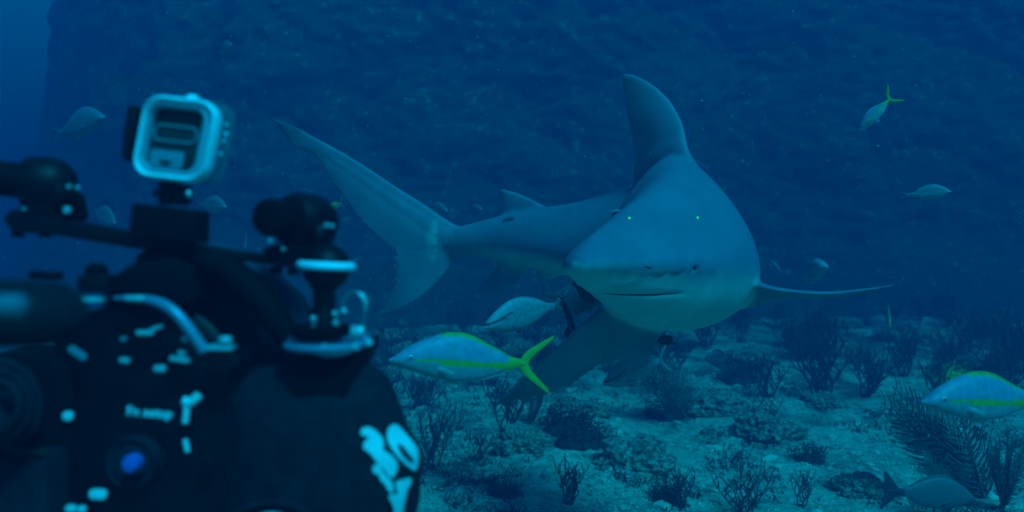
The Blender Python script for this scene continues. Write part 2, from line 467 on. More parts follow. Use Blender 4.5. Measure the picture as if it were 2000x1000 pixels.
    colr = BELLY[None]*(1-back[:, None])+BACK[None]*back[:, None]
    colr = colr*(1-0.6*tip[:, None])+TIP[None]*0.6*tip[:, None]
    ca = new.color_attributes.new('tone', 'FLOAT_COLOR', 'POINT')
    buf = np.ones((nv, 4), dtype=np.float32); buf[:, :3] = colr; ca.data.foreach_set('color', buf.ravel())
    new.materials.clear(); new.materials.append(M_shark)
    new.polygons.foreach_set('use_smooth', [True]*len(new.polygons))
    bvh = BVHTree.FromPolygons([Vector(c) for c in co], [tuple(p.vertices) for p in new.polygons])
    return o, bvh
shark, shark_bvh = make_shark()
tag(shark, 'large grey shark with pale belly turning towards the camera above the seabed', 'shark')
SO = P(1200, 640, 3.3)
origin_to(shark, SO)

def on(bvh, u, v, off=0.0):
    d = P(u, v, 1.0).normalized(); h = bvh.ray_cast(Vector((0, 0, 0)), d, 30)
    if h[0] is None: return None, None
    n = h[1] if h[1].dot(d) < 0 else -h[1]
    return h[0]+n*off, n
M_mouth = mat('mouth_shadow_skin', (.012, .016, .02), rough=0.8)
M_eye = mat('eye_dark', (.012, .016, .02), rough=0.3)
M_pale = mat('pale_skin', (.22, .23, .22), rough=0.6)
M_back = mat('grey_skin', (.10, .12, .14), rough=0.6)
def child(o, parent):
    o.parent = parent; o.data.transform(Matrix.Translation(-Vector(parent.location)))
    return o
def surf_line(px, n, off, rad, name, m, taper=True):
    pts = smooth_path(px, n); Q = []
    for u, v in pts:
        q, nn = on(shark_bvh, u, v, off)
        if q is not None: Q.append(q)
    k = len(Q); rs = [rad*(max(0.12, math.sin(math.pi*(i+.5)/k)**0.7) if taper else 1) for i in range(k)]
    b = MB(); b.tube(Q, rs, 8)
    return child(b.build(name, m), shark)
surf_line([(1158, 573), (1190, 574), (1225, 576), (1270, 576), (1300, 574), (1325, 572), (1342, 572)], 50, -0.0016, 0.0034, 'mouth', M_mouth)
surf_line([(1256, 521), (1266, 522), (1275, 525)], 14, -0.00162, 0.0034, 'nostril', M_mouth)
q, nn = on(shark_bvh, 1357, 523, -0.010)
b = MB(); rr = .0135
b.lathe(q-nn*rr, q+nn*rr, [(rr-rr*math.cos(a*math.pi/12), rr*math.sin(a*math.pi/12)) for a in range(13)], 24)
eye = child(b.build('eye', M_eye), shark)
b = MB(); x = nn.cross(Vector((0, 0, 1))).normalized(); y = nn.cross(x)
b.tube([q+nn*0.009+x*(math.cos(t)*.0155)+y*(math.sin(t)*.0115) for t in np.linspace(0, 2*math.pi, 25)[:-1]], .0040, 8, closed=True)
child(b.build('eyelid', M_back), shark)
# the far eye just breaks the outline of the head
edge = None
for u in range(1150, 1300):
    q2, n2 = on(shark_bvh, u, 419, 0)
    if q2 is not None and q2.y < 3.3: edge = q2; break
q2 = edge+Vector((.006, .012, -.002))
b = MB(); rr = .013
b.lathe(q2-Vector((0, 0, rr)), q2+Vector((0, 0, rr)), [(rr-rr*math.cos(a*math.pi/12), rr*math.sin(a*math.pi/12)) for a in range(13)], 24)
child(b.build('eye', M_eye), shark)
b = MB(); b.tube([q2+Vector((-.020, .0, .004)), q2+Vector((-.010, -.002, .012)), q2+Vector((.004, -.003, .014)), q2+Vector((.018, -.004, .006))], [.002, .005, .005, .002], 8)
child(b.build('eyelid', M_pale), shark)

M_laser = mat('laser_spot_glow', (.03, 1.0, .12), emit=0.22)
for (u, v, side) in ((1229, 427, 'left'), (1362, 426, 'right')):
    q, nn = on(shark_bvh, u, v, 0.002)
    b = MB(); b.lathe(q-nn*.003, q+nn*.002, [(0, .0035), (.004, .0038), (.005, .0028)], 16)
    o = b.build('laser_dot', M_laser); origin_to(o, q)
    tag(o, 'green laser dot on the shark brow, the %s one of the pair' % side, 'laser dot', 'green laser dots on the shark head')

# ------------------------------------------------------------------ fish
def M_fish(name): return mat(name, (.3, .3, .3), rough=0.5, attr='tone', spec=0.35, noise_amt=.16, scale=70)
MF = M_fish('fish_scales'); M_iris = mat('silver_iris', (.32, .42, .45), rough=.3)
SNAP = dict(top=[(0, .003), (.04, .025), (.12, .085), (.24, .138), (.36, .163), (.48, .150), (.60, .095), (.72, .045), (.78, .030), (.80, .030)],
            bot=[(0, -.012), (.04, -.03), (.12, -.058), (.26, -.098), (.40, -.118), (.53, -.105), (.66, -.065), (.76, -.032), (.80, -.030)], wid=.085)
GRUNT = dict(top=[(0, 0), (.05, .05), (.14, .115), (.28, .175), (.42, .18), (.58, .13), (.72, .055), (.80, .035), (.82, .035)],
             bot=[(0, -.01), (.05, -.035), (.16, -.085), (.30, -.125), (.45, -.135), (.60, -.105), (.72, -.05), (.82, -.035)], wid=.10)
DEEP = dict(top=[(0, 0), (.06, .07), (.18, .17), (.35, .23), (.5, .22), (.65, .14), (.76, .06), (.82, .045)],
            bot=[(0, -.01), (.06, -.06), (.18, -.15), (.35, -.21), (.5, -.2), (.65, -.13), (.76, -.05), (.82, -.045)], wid=.09)
SLIM = dict(top=[(0, 0), (.05, .03), (.15, .06), (.35, .08), (.55, .07), (.72, .04), (.84, .02)],
            bot=[(0, -.005), (.05, -.03), (.15, -.055), (.35, -.07), (.55, -.06), (.72, -.035), (.84, -.02)], wid=.06)
YEL = (.46, .34, .03); WHT = (.20, .27, .29); BLU = (.13, .23, .31)
def col_snapper(x, z, t, part):
    if part == 'tail' or x > .80: return YEL
    if part in ('dorsal',): return (.34, .30, .05)
    if part in ('anal', 'pec'): return (.26, .33, .33)
    zl = .006-.075*max(0, x-.12)*0.5; w = .005+.026*max(0, x-.15)
    if x > .15 and abs(z-zl) < w*(1.1 if x > .6 else 1): return YEL
    if x > .72 and z > -.01: return YEL
    if z > t*0.93 and x > .30: return (.33, .32, .06)
    if z > 0.03 and x > .2 and noise.noise(Vector((x*38, z*38, 3))) > .5: return (.19, .26, .2)
    if z > 0: return BLU
    return WHT
def plain(top, bot, mark=None):
    def f(x, z, t, part):
        c = top if z > 0.02 else bot
        if part != 'body': c = tuple(q*.8 for q in top)
        if mark: c = mark(x, z, part) or c
        return c
    return f

def fish(name, label, nose, tail, prof, colf, cat='fish', group=None, roll=0.0, tailspan=.17, fork=.1, bend=0.0, taillen=.2, pec=True, width=1.0, eye_r=.018, eyepos=(.12, .018), dors=.0, eyes=(-1, 1), material=None, iris=False):
    a = P(*nose); b = P(*tail); Lh = (b-a).length
    ex = (b-a).normalized(); up = Vector((0, 0, 1))
    if abs(ex.z) > .95: up = Vector((1, 0, 0))
    ez = (up-ex*up.dot(ex)).normalized(); ey = ez.cross(ex)
    if roll:
        R = Matrix.Rotation(roll, 3, ex); ez = R @ ez; ey = R @ ey
    n, ring = 72, 48
    xs = np.linspace(0, 1, n)**1.15*prof['top'][-1][0]
    tp = smooth_path(prof['top'], 300); bt = smooth_path(prof['bot'], 300)
    T = np.interp(xs, tp[:, 0], tp[:, 1]); B = np.interp(xs, bt[:, 0], bt[:, 1])
    vs = []; fs = []; cs = []
    X1 = prof['top'][-1][0]
    for i in range(n):
        x = xs[i]; t, bo = max(T[i], B[i]+.004), B[i]; mid = (t+bo)/2; h = (t-bo)/2
        w = prof['wid']*width*(math.sin(math.pi*min(1, (x/X1)*.93+.07)**.75)**.8)*.62+.004
        w = min(w, h*1.1+.002)
        y0 = bend*math.sin(x*3.0)
        for k in range(ring):
            q = 2*math.pi*k/ring; c_, s_ = math.cos(q), math.sin(q)
            z = mid+h*s_; vs.append(Vector((x, y0+w*math.copysign(abs(c_)**1.15, c_), z))); cs.append(colf(x, z, t, 'body'))
    for i in range(n-1):
        for k in range(ring): fs.append((i*ring+k, i*ring+(k+1) % ring, (i+1)*ring+(k+1) % ring, (i+1)*ring+k))
    fs.append(tuple(range(ring))[::-1]); fs.append(tuple((n-1)*ring+k for k in range(ring)))
    def addfin(pairs, th, part):
        pp = [(Vector(p), Vector(q)) for p, q in pairs]
        fv, ff = fin_mesh(pp, th, 14, 6); k = len(vs)
        for v in fv:
            v.y += bend*math.sin(min(v.x, 1.1)*3.0); vs.append(v); cs.append(colf(v.x, v.z, .2, part))
        fs.extend([tuple(i+k for i in f) for f in ff])
    zt = (T[-1]+B[-1])/2
    f0 = X1-.02
    addfin([((f0, 0, zt-.02), (f0+.07, 0, zt)), ((f0+.02, 0, zt+.03), (f0+.075+.0, 0, zt+.01)), ((f0+.06, 0, zt+tailspan*.45), (f0+.10, 0, zt+tailspan*.28)), ((1-.02, 0, zt+tailspan*.93), (1.0-.005, 0, zt+tailspan*.85)), ((1.0, 0, zt+tailspan), (1.003, 0, zt+tailspan*.98))] if fork > .05 else
           [((f0, 0, zt-.02), (1-fork, 0, zt)), ((f0+.02, 0, zt+.03), (1-fork, 0, zt+.03)), ((1-.08, 0, zt+tailspan*.7), (1-fork*.4, 0, zt+tailspan*.6)), ((1.0-.02, 0, zt+tailspan), (1.0, 0, zt+tailspan*.97))], [.02, .014, .01, .007, .004], 'tail')
    addfin([((f0, 0, zt+.02), (f0+.07, 0, zt)), ((f0+.02, 0, zt-.03), (f0+.075+.0, 0, zt-.01)), ((f0+.06, 0, zt-tailspan*.45), (f0+.10, 0, zt-tailspan*.28)), ((1-.03, 0, zt-tailspan*.93), (1.0-.015, 0, zt-tailspan*.85)), ((.985, 0, zt-tailspan), (.988, 0, zt-tailspan*.98))] if fork > .05 else
           [((f0, 0, zt+.02), (1-fork, 0, zt)), ((f0+.02, 0, zt-.03), (1-fork, 0, zt-.03)), ((1-.08, 0, zt-tailspan*.7), (1-fork*.4, 0, zt-tailspan*.6)), ((1.0-.02, 0, zt-tailspan), (1.0, 0, zt-tailspan*.97))], [.02, .014, .01, .007, .004], 'tail')
    # dorsal ridge fin and anal fin follow the outline
    tf = lambda x: float(np.interp(x, xs, T)); bf = lambda x: float(np.interp(x, xs, B))
    dh = .012+dors
    addfin([((x, 0, tf(x)-.012), (x+.015, 0, tf(x+.015)+dh*math.sin(math.pi*min(1, max(0.02, (x-.24)/.5)))**.5)) for x in np.linspace(.25, .70, 8)], [.006]*3, 'dorsal')
    addfin([((x, 0, bf(x)+.012), (x+.015, 0, bf(x+.015)-(.014+dors*.6)*math.sin(math.pi*min(1, max(0.02, (x-.5)/.24)))**.5)) for x in np.linspace(.52, .72, 5)], [.006]*3, 'anal')
    addfin([((.33, 0, bf(.33)+.01), (.40, 0, bf(.40)+.01)), ((.37, .01, bf(.37)-.025), (.42, .01, bf(.42)-.012)), ((.42, .012, bf(.4)-.04), (.425, .012, bf(.4)-.038))], [.01, .006, .003], 'anal')
    if pec:
        for s in (-1, 1):
            w0 = prof['wid']*width*.6
            addfin([((.27, s*w0*.85, -.025), (.275, s*w0*.85, -.05)), ((.32, s*(w0+.012), -.035), (.315, s*(w0+.01), -.06)), ((.38, s*(w0+.02), -.062), (.37, s*(w0+.02), -.072))], [.008, .005, .003], 'pec')
    M3 = Matrix((ex, ey, ez)).transposed().to_4x4()
    base = (a+b)/2
    Mw = Matrix.Translation(a) @ M3 @ Matrix.Scale(Lh, 4)
    verts = [Mw @ v-base for v in vs]
    o = link(name, verts, fs, material or MF, None, True, cs)
    bm = bmesh.new(); bm.from_mesh(o.data); bmesh.ops.recalc_face_normals(bm, faces=bm.faces); bm.to_mesh(o.data); bm.free()
    o.location = base
    if eye_r:
        x = eyepos[0]; i = int(np.argmin(abs(xs-x))); w = prof['wid']*width*(math.sin(math.pi*min(1, (x/X1)*.93+.07)**.75)**.8)*.62
        for s in eyes:
            c = Vector((x, s*w*.80+bend*math.sin(x*3), eyepos[1])); r = eye_r
            eb = MB(); e0 = Mw @ c-base; ax = (ey*s).normalized(); R = r*Lh
            eb.lathe(e0-ax*R, e0+ax*R, [(R-R*math.cos(t*math.pi/8), R*math.sin(t*math.pi/8)) for t in range(9)], 16)
            if not iris: eb.build('eye', M_eye, o)
            else:
                eo = eb.build('eye', M_iris, o); pb = MB(); e1 = e0+ax*R*.45; r2 = R*.62
                pb.lathe(e1-ax*r2, e1+ax*r2, [(r2-r2*math.cos(t*math.pi/8), r2*math.sin(t*math.pi/8)) for t in range(9)], 16); pb.build('pupil', M_eye, eo)
    return tag(o, label, cat, group)

G_Y = 'yellow striped snappers'
s1 = fish('yellowtail_snapper', 'silvery fish with yellow stripe and forked yellow tail, beside the black camera rig', (759, 702, 1.75), (1078, 712, 1.85), SNAP, col_snapper, 'fish', G_Y, tailspan=.178, iris=True, eye_r=.021)
s2 = fish('yellowtail_snapper', 'yellow striped fish cut off by the right edge of the photo', (1798, 784, 1.9), (2082, 780, 1.98), SNAP, col_snapper, 'fish', G_Y, tailspan=.17, iris=True, eye_r=.021)
s3 = fish('yellowtail_snapper', 'small fish with yellow tail diving in the open water at upper right', (1677, 258, 3.4), (1750, 180, 3.3), SNAP, lambda x, z, t, part: tuple(min(.8, q*1.8) for q in col_snapper(x, z, t, part)), 'fish', G_Y, tailspan=.25, roll=-.1, width=1.2)  # snapper colours brightened to stand in for a sunlit flank
PALE = plain((.16, .19, .20), (.22, .26, .27)); FAINT = plain((.13, .16, .17), (.2, .24, .25)); DARK = plain((.016, .02, .025), (.03, .04, .05))
def snout_mark(x, z, part):
    if part == 'body' and x < .30 and abs(z-(.02+.22*x)) < .010: return (.04, .06, .065)
MARK = plain((.20, .26, .28), (.26, .32, .34), snout_mark)
fish('grunt', 'pale blue-grey fish swimming left, just below the shark belly and above the yellow striped fish', (944, 640, 2.9), (1112, 588, 3.1), GRUNT, MARK, dors=.0, tailspan=.12, roll=.2, eye_r=.014, eyepos=(.15, .045))
fish('grunt', 'dull blue fish facing right half hidden behind the shark chin', (1176, 590, 3.25), (1056, 575, 3.35), DEEP, plain((.06, .10, .12), (.07, .10, .11)), tailspan=.26, fork=.03, dors=.03, eye_r=0)
fish('grunt', 'pale fish nosing down to the sand under the shark pectoral fin', (1178, 752, 3.7), (1310, 694, 3.9), GRUNT, MARK, tailspan=.2, roll=.1, eye_r=.014, eyepos=(.16, .05))
fish('triggerfish', 'dark rounded fish hovering over the sand right of the pectoral fin', (1376, 700, 4.5), (1432, 700, 4.55), DEEP, plain((.03, .05, .07), (.05, .08, .1)), tailspan=.27, fork=.03, dors=.05, eye_r=0)
fish('surgeonfish', 'black fish with pale fin edges in front of the shark chin', (1160, 592, 2.75), (1118, 552, 2.8), DEEP, lambda x, z, t, part: (.28, .33, .34) if (part == 'dorsal' or part == 'anal') else (.012, .016, .02), tailspan=.10, fork=.03, dors=.015, eye_r=0, width=1.6)
fish('wrasse', 'thin black fish hanging vertically left of the black fish at the chin', (1122, 648, 2.9), (1094, 572, 2.9), SLIM, lambda x, z, t, part: (.25, .3, .3) if part == 'dorsal' else (.012, .016, .02), tailspan=.10, width=.9, eye_r=0)
fish('damselfish', 'small black fish behind the leading edge of the pectoral fin', (1106, 662, 3.1), (1112, 632, 3.1), DEEP, DARK, tailspan=.16, fork=.03, dors=.03, eye_r=0)
fish('surgeonfish', 'dark fish with a painted highlight close under the shark belly', (1326, 668, 3.45), (1268, 664, 3.5), GRUNT, lambda x, z, t, part: (.32, .36, .36) if (x < .2 and z > .0) else (.018, .022, .028), tailspan=.2, fork=.03, dors=.02, eye_r=0)  # bright highlight on the head is put into the skin colour
fish('grunt', 'grey-blue fish swimming right in open water near the right edge', (1858, 374, 3.8), (1758, 382, 3.9), GRUNT, plain((.16,.22,.23),(.26,.32,.32)), tailspan=.08, dors=.01, eye_r=.02, eyepos=(.13, .03))
fish('grunt', 'pale oval fish heading up and right above the thin left pectoral fin', (1614, 520, 4.8), (1558, 552, 5.2), GRUNT, plain((.22, .28, .30), (.3, .35, .36)), tailspan=.08, width=1.3, eye_r=0)
fish('chromis', 'faint blue fish in the open water left of the action camera', (204, 229, 5.2), (100, 266, 5.5), GRUNT, plain((.12, .16, .2), (.15, .19, .22)), tailspan=.1, eye_r=.016)
fish('chromis', 'tiny pale fish at upper left above the action camera', (452, 87, 6.5), (424, 110, 6.7), DEEP, FAINT, tailspan=.13, eye_r=0)
fish('chromis', 'very faint fish low behind the bar left of the black mount block', (226, 436, 6.5), (178, 408, 6.7), DEEP, FAINT, tailspan=.12, eye_r=0)
fish('chromis', 'faint slender fish just right of the three-pronged mount', (442, 404, 5.2), (380, 398, 5.4), GRUNT, FAINT, tailspan=.08, eye_r=0)
fish('snapper', 'small faint yellowish fish between the right laser housing and the shark tail', (640, 412, 6.2), (672, 394, 6.4), SNAP, plain((.3, .3, .05), (.2, .24, .1)), tailspan=.25, eye_r=0)
fish('snapper', 'faint fish behind the shark where the tail meets the body', (942, 409, 6.5), (908, 412, 6.7), GRUNT, FAINT, tailspan=.1, eye_r=0)
fish('snapper', 'faint fish just above the root of the shark tail', (874, 412, 6), (826, 404, 6.2), GRUNT, FAINT, tailspan=.1, eye_r=0)
fish('snapper', 'faint fish touching the right edge of the photo at mid height', (2030, 426, 4.0), (1978, 414, 4.1), DEEP, plain((.2,.27,.29),(.28,.34,.35)), tailspan=.15, eye_r=0)
fish('snapper', 'faint sliver of a fish right of the pale oval fish flank', (1506, 508, 6), (1530, 534, 6.1), SLIM, FAINT, tailspan=.1, eye_r=0)
fish('parrotfish', 'greenish fish seen edge-on hanging over the far corals below the fin tip', (1738, 640, 6), (1734, 590, 6.1), SLIM, plain((.2, .3, .12), (.25, .33, .2)), tailspan=.1, width=1.4, eye_r=0)
fish('snapper', 'faint upright fish below the bar left of the right laser housing', (478, 486, 6), (482, 452, 6.1), SLIM, FAINT, tailspan=.1, eye_r=0)
fish('remora', 'small dark suckerfish clinging beside the shark second dorsal fin', (1006, 424, 3.83), (958, 450, 3.95), SLIM, plain((.03, .045, .05), (.15, .19, .18)), tailspan=.1, width=1.3, eye_r=0)
fish('snapper', 'dark fish with broad triangular tail behind the plume coral at bottom right', (1905, 975, 3.8), (1722, 957, 3.75), GRUNT, lambda x, z, t, part: (.025, .04, .05) if (part == 'tail' or x > .76) else (.085, .125, .125), tailspan=.19, width=.6, fork=.03, dors=.02, eye_r=0)

# ------------------------------------------------------------------ corals
M_rod = mat('sea_rod_tissue', (.045, .055, .055), rough=.95, noise_amt=.4, scale=14, spec=.05)
M_plume = mat('sea_plume_tissue', (.13, .14, .11), rough=.95, noise_amt=.4, scale=12, spec=.05)
M_green = mat('green_coral_tissue', (.45, .62, .06), rough=.9, noise_amt=.5, scale=9, spec=.05)
M_rock = mat('coral_rock', (.20, .23, .17), rough=1, noise_amt=.9, scale=16, bump=1.0, spec=.05)
def rod_mesh(seed, stems=5, fine=False, spread=.5):
    r = random.Random(seed); b = MB()
    def grow(p, d, ln, rad, lev):
        n = 6; pts = [p]; q = p.copy(); dd = d.copy()
        for i in range(n):
            dd = (dd+Vector((r.uniform(-.17, .17), r.uniform(-.17, .17), .20))).normalized(); q = q+dd*(ln/n); pts.append(q.copy())
        r1 = rad*.9
        b.tube(pts, [rad+(r1-rad)*i/n for i in range(n+1)], 5)
        if lev > 0:
            a = r.random()*6.28; side = Vector((math.cos(a), math.sin(a), 0))
            for sg in (-1, 1):
                if sg == 1 and r.random() < .12: continue
                s_ = (dd*.55+side*sg*r.uniform(.6, 1.0)+Vector((0, 0, .1))).normalized()
                grow(q-dd*.01, s_, ln*r.uniform(.72, 1.12), rad*.86, lev-1)
            if r.random() < .55:
                grow(pts[3], (dd*.6+side.cross(Vector((0, 0, 1)))*r.choice((-1, 1))).normalized(), ln*.8, rad*.8, max(0, lev-2))
    for k in range(stems):
        a = 2*math.pi*(k+r.random())/stems; e = spread*(.4+r.random()*1.1)
        grow(Vector((.05*math.cos(a), .05*math.sin(a), -.04)), Vector((math.cos(a)*e, math.sin(a)*e, 1)).normalized(), r.uniform(.17, .26), .013, 3)
    b.lathe(Vector((0, 0, -.12)), Vector((0, 0, .05)), [(0, .12), (.1, .09), (.17, .03)], 10)
    return b
def plume_mesh(seed, stems=9, lean=(0, 0)):
    r = random.Random(seed); b = MB()
    for k in range(stems):
        a = 2*math.pi*r.random(); e = .5*r.random()
        d = Vector((math.cos(a)*e+lean[0], math.sin(a)*e+lean[1], 1)).normalized(); q = Vector((0, 0, -.03)); pts = [q.copy()]; n = 16; ln = r.uniform(.7, 1.05)
        for i in range(n):
            d = (d+Vector((lean[0]*.025+r.uniform(-.05, .05), lean[1]*.09+r.uniform(-.05, .05), .004))).normalized(); q = q+d*(ln/n); pts.append(q.copy())
        b.tube(pts, [.009*(1-.6*i/n) for i in range(n+1)], 5)
        side = d.cross(Vector((r.uniform(-.4, .4), 1, r.uniform(-.2, .4)))).normalized()
        for i in range(2, int(n*2.2)):
            t = i/(n*2.2)*n; j = min(int(t), n-1); p = pts[j].lerp(pts[j+1], t-j); s = side*(1 if i % 2 else -1)
            tg = (pts[j+1]-pts[j]).normalized(); l2 = (.10+.12*math.sin(math.pi*min(1, i/(n*2.2)+.15)))*r.uniform(.7, 1.1)
            b.tube([p, p+(s*.75+tg*.6)*l2*.5+Vector((0, 0, r.uniform(-.01, .01))), p+(s*.7+tg*.95)*l2], [.0052, .0045, .003], 3)
    b.lathe(Vector((0, 0, -.12)), Vector((0, 0, .03)), [(0, .08), (.1, .06), (.15, .02)], 8)
    return b
def bush_mesh(seed, n=900):
    r = random.Random(seed); b = MB()
    for k in range(n):
        a = 2*math.pi*r.random(); h = r.random(); rr = .5*math.sqrt(r.random())*(1-.45*h)
        p = Vector((rr*math.cos(a), rr*math.sin(a), .02+.42*h*r.random()+.02)); s = r.uniform(.014, .04)
        d = Vector((r.gauss(0, 1), r.gauss(0, 1), r.gauss(0, .7)+.6)).normalized(); t = d.orthogonal().normalized()
        t = (Matrix.Rotation(r.random()*6.28, 3, d) @ t); w = d.cross(t)
        b.add([p-t*s*.5, p+d*s-t*s*.35, p+d*s*1.3+w*s*.2, p+d*s+t*s*.4, p+t*s*.5], [(0, 1, 2, 3, 4)])
    b.lathe(Vector((0, 0, -.1)), Vector((0, 0, .3)), [(0, .36), (.12, .32), (.2, .2), (.3, .04)], 14)
    return b
def rock_mesh(seed, flat=.5):
    r = random.Random(seed); bm = bmesh.new(); bmesh.ops.create_icosphere(bm, subdivisions=5, radius=.5)
    off = Vector((seed*3.7, seed*1.3, 0))
    for v in bm.verts:
        c = v.co.normalized()
        h = 1+.34*noise.fractal(c*1.5+off, .9, 2, 3)+.13*noise.fractal(c*7+off, .9, 2, 3)
        v.co = Vector((c.x*.5*h, c.y*.5*h, c.z*.5*h*flat))
    bm.verts.index_update(); b = MB(); b.from_bm(bm); return b
PROTO = {}
for i in range(5): PROTO['rod%d' % i] = (rod_mesh(100+i, 4+i, False, .5+.12*i), M_rod, 'sea_rod')
for i in range(2): PROTO['plume%d' % i] = (plume_mesh(200+i, 9, (.25-.5*i, 0)), M_plume, 'sea_plume')
PROTO['bigplume'] = (plume_mesh(231, 12, (-.75, -.05)), M_plume, 'sea_plume')
for i in range(2): PROTO['bush%d' % i] = (bush_mesh(300+i), M_rod, 'algae_bush')
PROTO['green'] = (bush_mesh(305, 500), M_green, 'green_coral')
for i in range(4): PROTO['rock%d' % i] = (rock_mesh(3+i, .55+.08*i), M_rock, 'coral_head')
MESHES = {}
def plant(key, p, size, label, cat, group=None, rz=None, squash=1.0):
    b, m, nm = PROTO[key]
    if key not in MESHES:
        o = b.build(nm, m); MESHES[key] = o.data
    else:
        o = bpy.data.objects.new(nm, MESHES[key]); COL.objects.link(o)
    o.location = p; o.scale = (size*squash, size*squash, size)
    tl = 0.0 if rz is not None or key[:4] == 'rock' else .16
    o.rotation_euler = (random.uniform(-tl, tl), random.uniform(-tl, tl), random.uniform(0, 6.28) if rz is None else rz)
    return tag(o, label, cat, group)
def plant_px(key, u, v, hpx, label, cat, **k):          # stands on the seabed where that pixel meets it
    p = floor_at(u, v)
    if p is None: return
    return plant(key, p, hpx/F*p.y, label, cat, **k)

plant_px('rod2', 845, 915, 165, 'dark branching sea rod nearest the white lettering of the black rig', 'soft coral', squash=.8)
plant_px('rod3', 1605, 778, 190, 'largest dark sea rod bush right of the shark pectoral fin', 'soft coral', squash=1.0)
plant_px('rod1', 1700, 765, 130, 'dark sea rod just right of the largest bush', 'soft coral')
plant_px('rod4', 1500, 775, 120, 'low dark sea rod left of the largest bush', 'soft coral')
plant_px('rod0', 1962, 735, 190, 'tall dark sea rod above the fish at the right edge', 'soft coral')
plant_px('rod2', 1880, 690, 120, 'dark sea rod behind the green coral', 'soft coral')
plant_px('rod1', 1450, 1010, 120, 'thin branching sea rod at the bottom edge right of the middle', 'soft coral', squash=1.3)
plant_px('rod4', 1330, 990, 110, 'dark bushy sea rod at the bottom edge under the shark belly', 'soft coral')
plant_px('bush0', 1295, 975, 75, 'low algae bush with a green tinge at the bottom edge', 'algae', squash=1.2)
plant_px('rod3', 1110, 985, 110, 'sea rod at the bottom edge below the tip of the pectoral fin', 'soft coral')
plant_px('bush1', 1140, 860, 90, 'dark algae mound in the shade under the pectoral fin', 'algae', squash=1.8)
plant_px('bush0', 1575, 900, 80, 'dark algae bush on the sand left of the plume coral', 'algae', squash=1.2)
plant_px('rod0', 1565, 990, 95, 'short sea rod left of the dark triangular tail', 'soft coral')
plant_px('bigplume', 1925, 975, 300, 'large feathery sea plume sweeping left under the fish at the right edge', 'soft coral', rz=0.0)
plant_px('plume0', 1960, 990, 190, 'feathery sea plume in the bottom right corner', 'soft coral')
plant_px('plume1', 1850, 1010, 150, 'feathery sea plume between the dark triangular tail and the striped fish', 'soft coral', rz=.4)
plant_px('green', 1855, 738, 75, 'yellow-green leafy coral clump left above the fish at the right edge', 'coral', squash=1.5)
plant_px('rod2', 935, 900, 80, 'small dark sea rod on the sand below the yellow striped fish', 'soft coral')
plant_px('rod0', 805, 800, 90, 'sea rod rising just right of the black rig shoulder', 'soft coral')
plant_px('rock0', 1395, 800, 120, 'rounded pale coral head on the sand below the dark rounded fish', 'coral head', squash=1.1)
plant_px('rock1', 1240, 905, 160, 'low dark coral head in the shade of the shark', 'coral head', squash=.9)
plant_px('rock2', 1500, 850, 130, 'flat coral ledge in the middle of the bright sand', 'coral head', squash=.95)
plant_px('rock3', 1010, 880, 110, 'low coral head left of the shaded algae mound', 'coral head', squash=.9)
plant_px('rock0', 1680, 960, 110, 'bumpy coral head near the dark triangular tail', 'coral head', squash=.9)
plant_px('bush1', 985, 965, 60, 'small algae mound at the bottom edge right of the lettering', 'algae', squash=1.4)
random.seed(21)
GF = dict(rod='distant sea rods', bush='distant algae bushes', rock='distant coral heads', plume='distant sea plumes')
LF = dict(rod='dark branching sea rod blurred by blue haze on the far seabed', bush='dark algae bush on the middle seabed', rock='low weathered coral head on the middle seabed', plume='feathery sea plume blurred by haze on the far seabed')
CF = dict(rod='soft coral', bush='algae', rock='coral head', plume='soft coral')
cnt = 0; tries = 0
while cnt < 125 and tries < 2000:
    tries += 1
    v = 612+random.random()**1.35*240; u = random.uniform(640, 2150)
    if v > 735 and random.random() < .6: continue
    p = floor_at(u, v)
    if p is None or p.y < 4.2 or p.y > 12.5: continue
    k = random.choices(['rod', 'bush', 'rock', 'plume'], [6, 2.2, 2.2, 1.5])[0]
    key = {'rod': 'rod%d' % random.randint(0, 4), 'bush': 'bush%d' % random.randint(0, 1), 'rock': 'rock%d' % random.randint(0, 3), 'plume': 'plume%d' % random.randint(0, 1)}[k]
    plant(key, p, random.uniform(.28, .62) if k in ('rod', 'plume') else random.uniform(.2, .5), LF[k], CF[k], GF[k], squash=random.uniform(.8, 1.4)); cnt += 1

# ------------------------------------------------------------------ ground cover
def rubble():
    b = MB(); r = random.Random(5)
    ico = bmesh.new(); bmesh.ops.create_icosphere(ico, subdivisions=1, radius=1); iv = [v.co.copy() for v in ico.verts]; jf = [tuple(v.index for v in f.verts) for f in ico.faces]; ico.free()
    for k in range(7500):
        u = r.uniform(600, 2250); v = 1090-r.random()**.7*430; p = floor_at(u, v)
        if p is None or p.y > 11: continue
        s = r.uniform(.004, .018)*(1+(r.random() < .08)*1.8); R = Matrix.Rotation(r.random()*6.28, 3, 'Z')
        sq = (r.uniform(.6, 1.5), r.uniform(.6, 1.2), r.uniform(.3, .8))
        b.add([p+R @ Vector((q.x*sq[0]*s*r.uniform(.75, 1.2), q.y*sq[1]*s, q.z*sq[2]*s)) for q in iv], jf)
    return b
tag(rubble().build('rubble', mat('coral_rubble', (.42, .44, .34), rough=1, noise_amt=.6, scale=2.5, spec=.05), smooth=False), 'pale coral rubble strewn over the sand', 'rubble', kind='stuff')
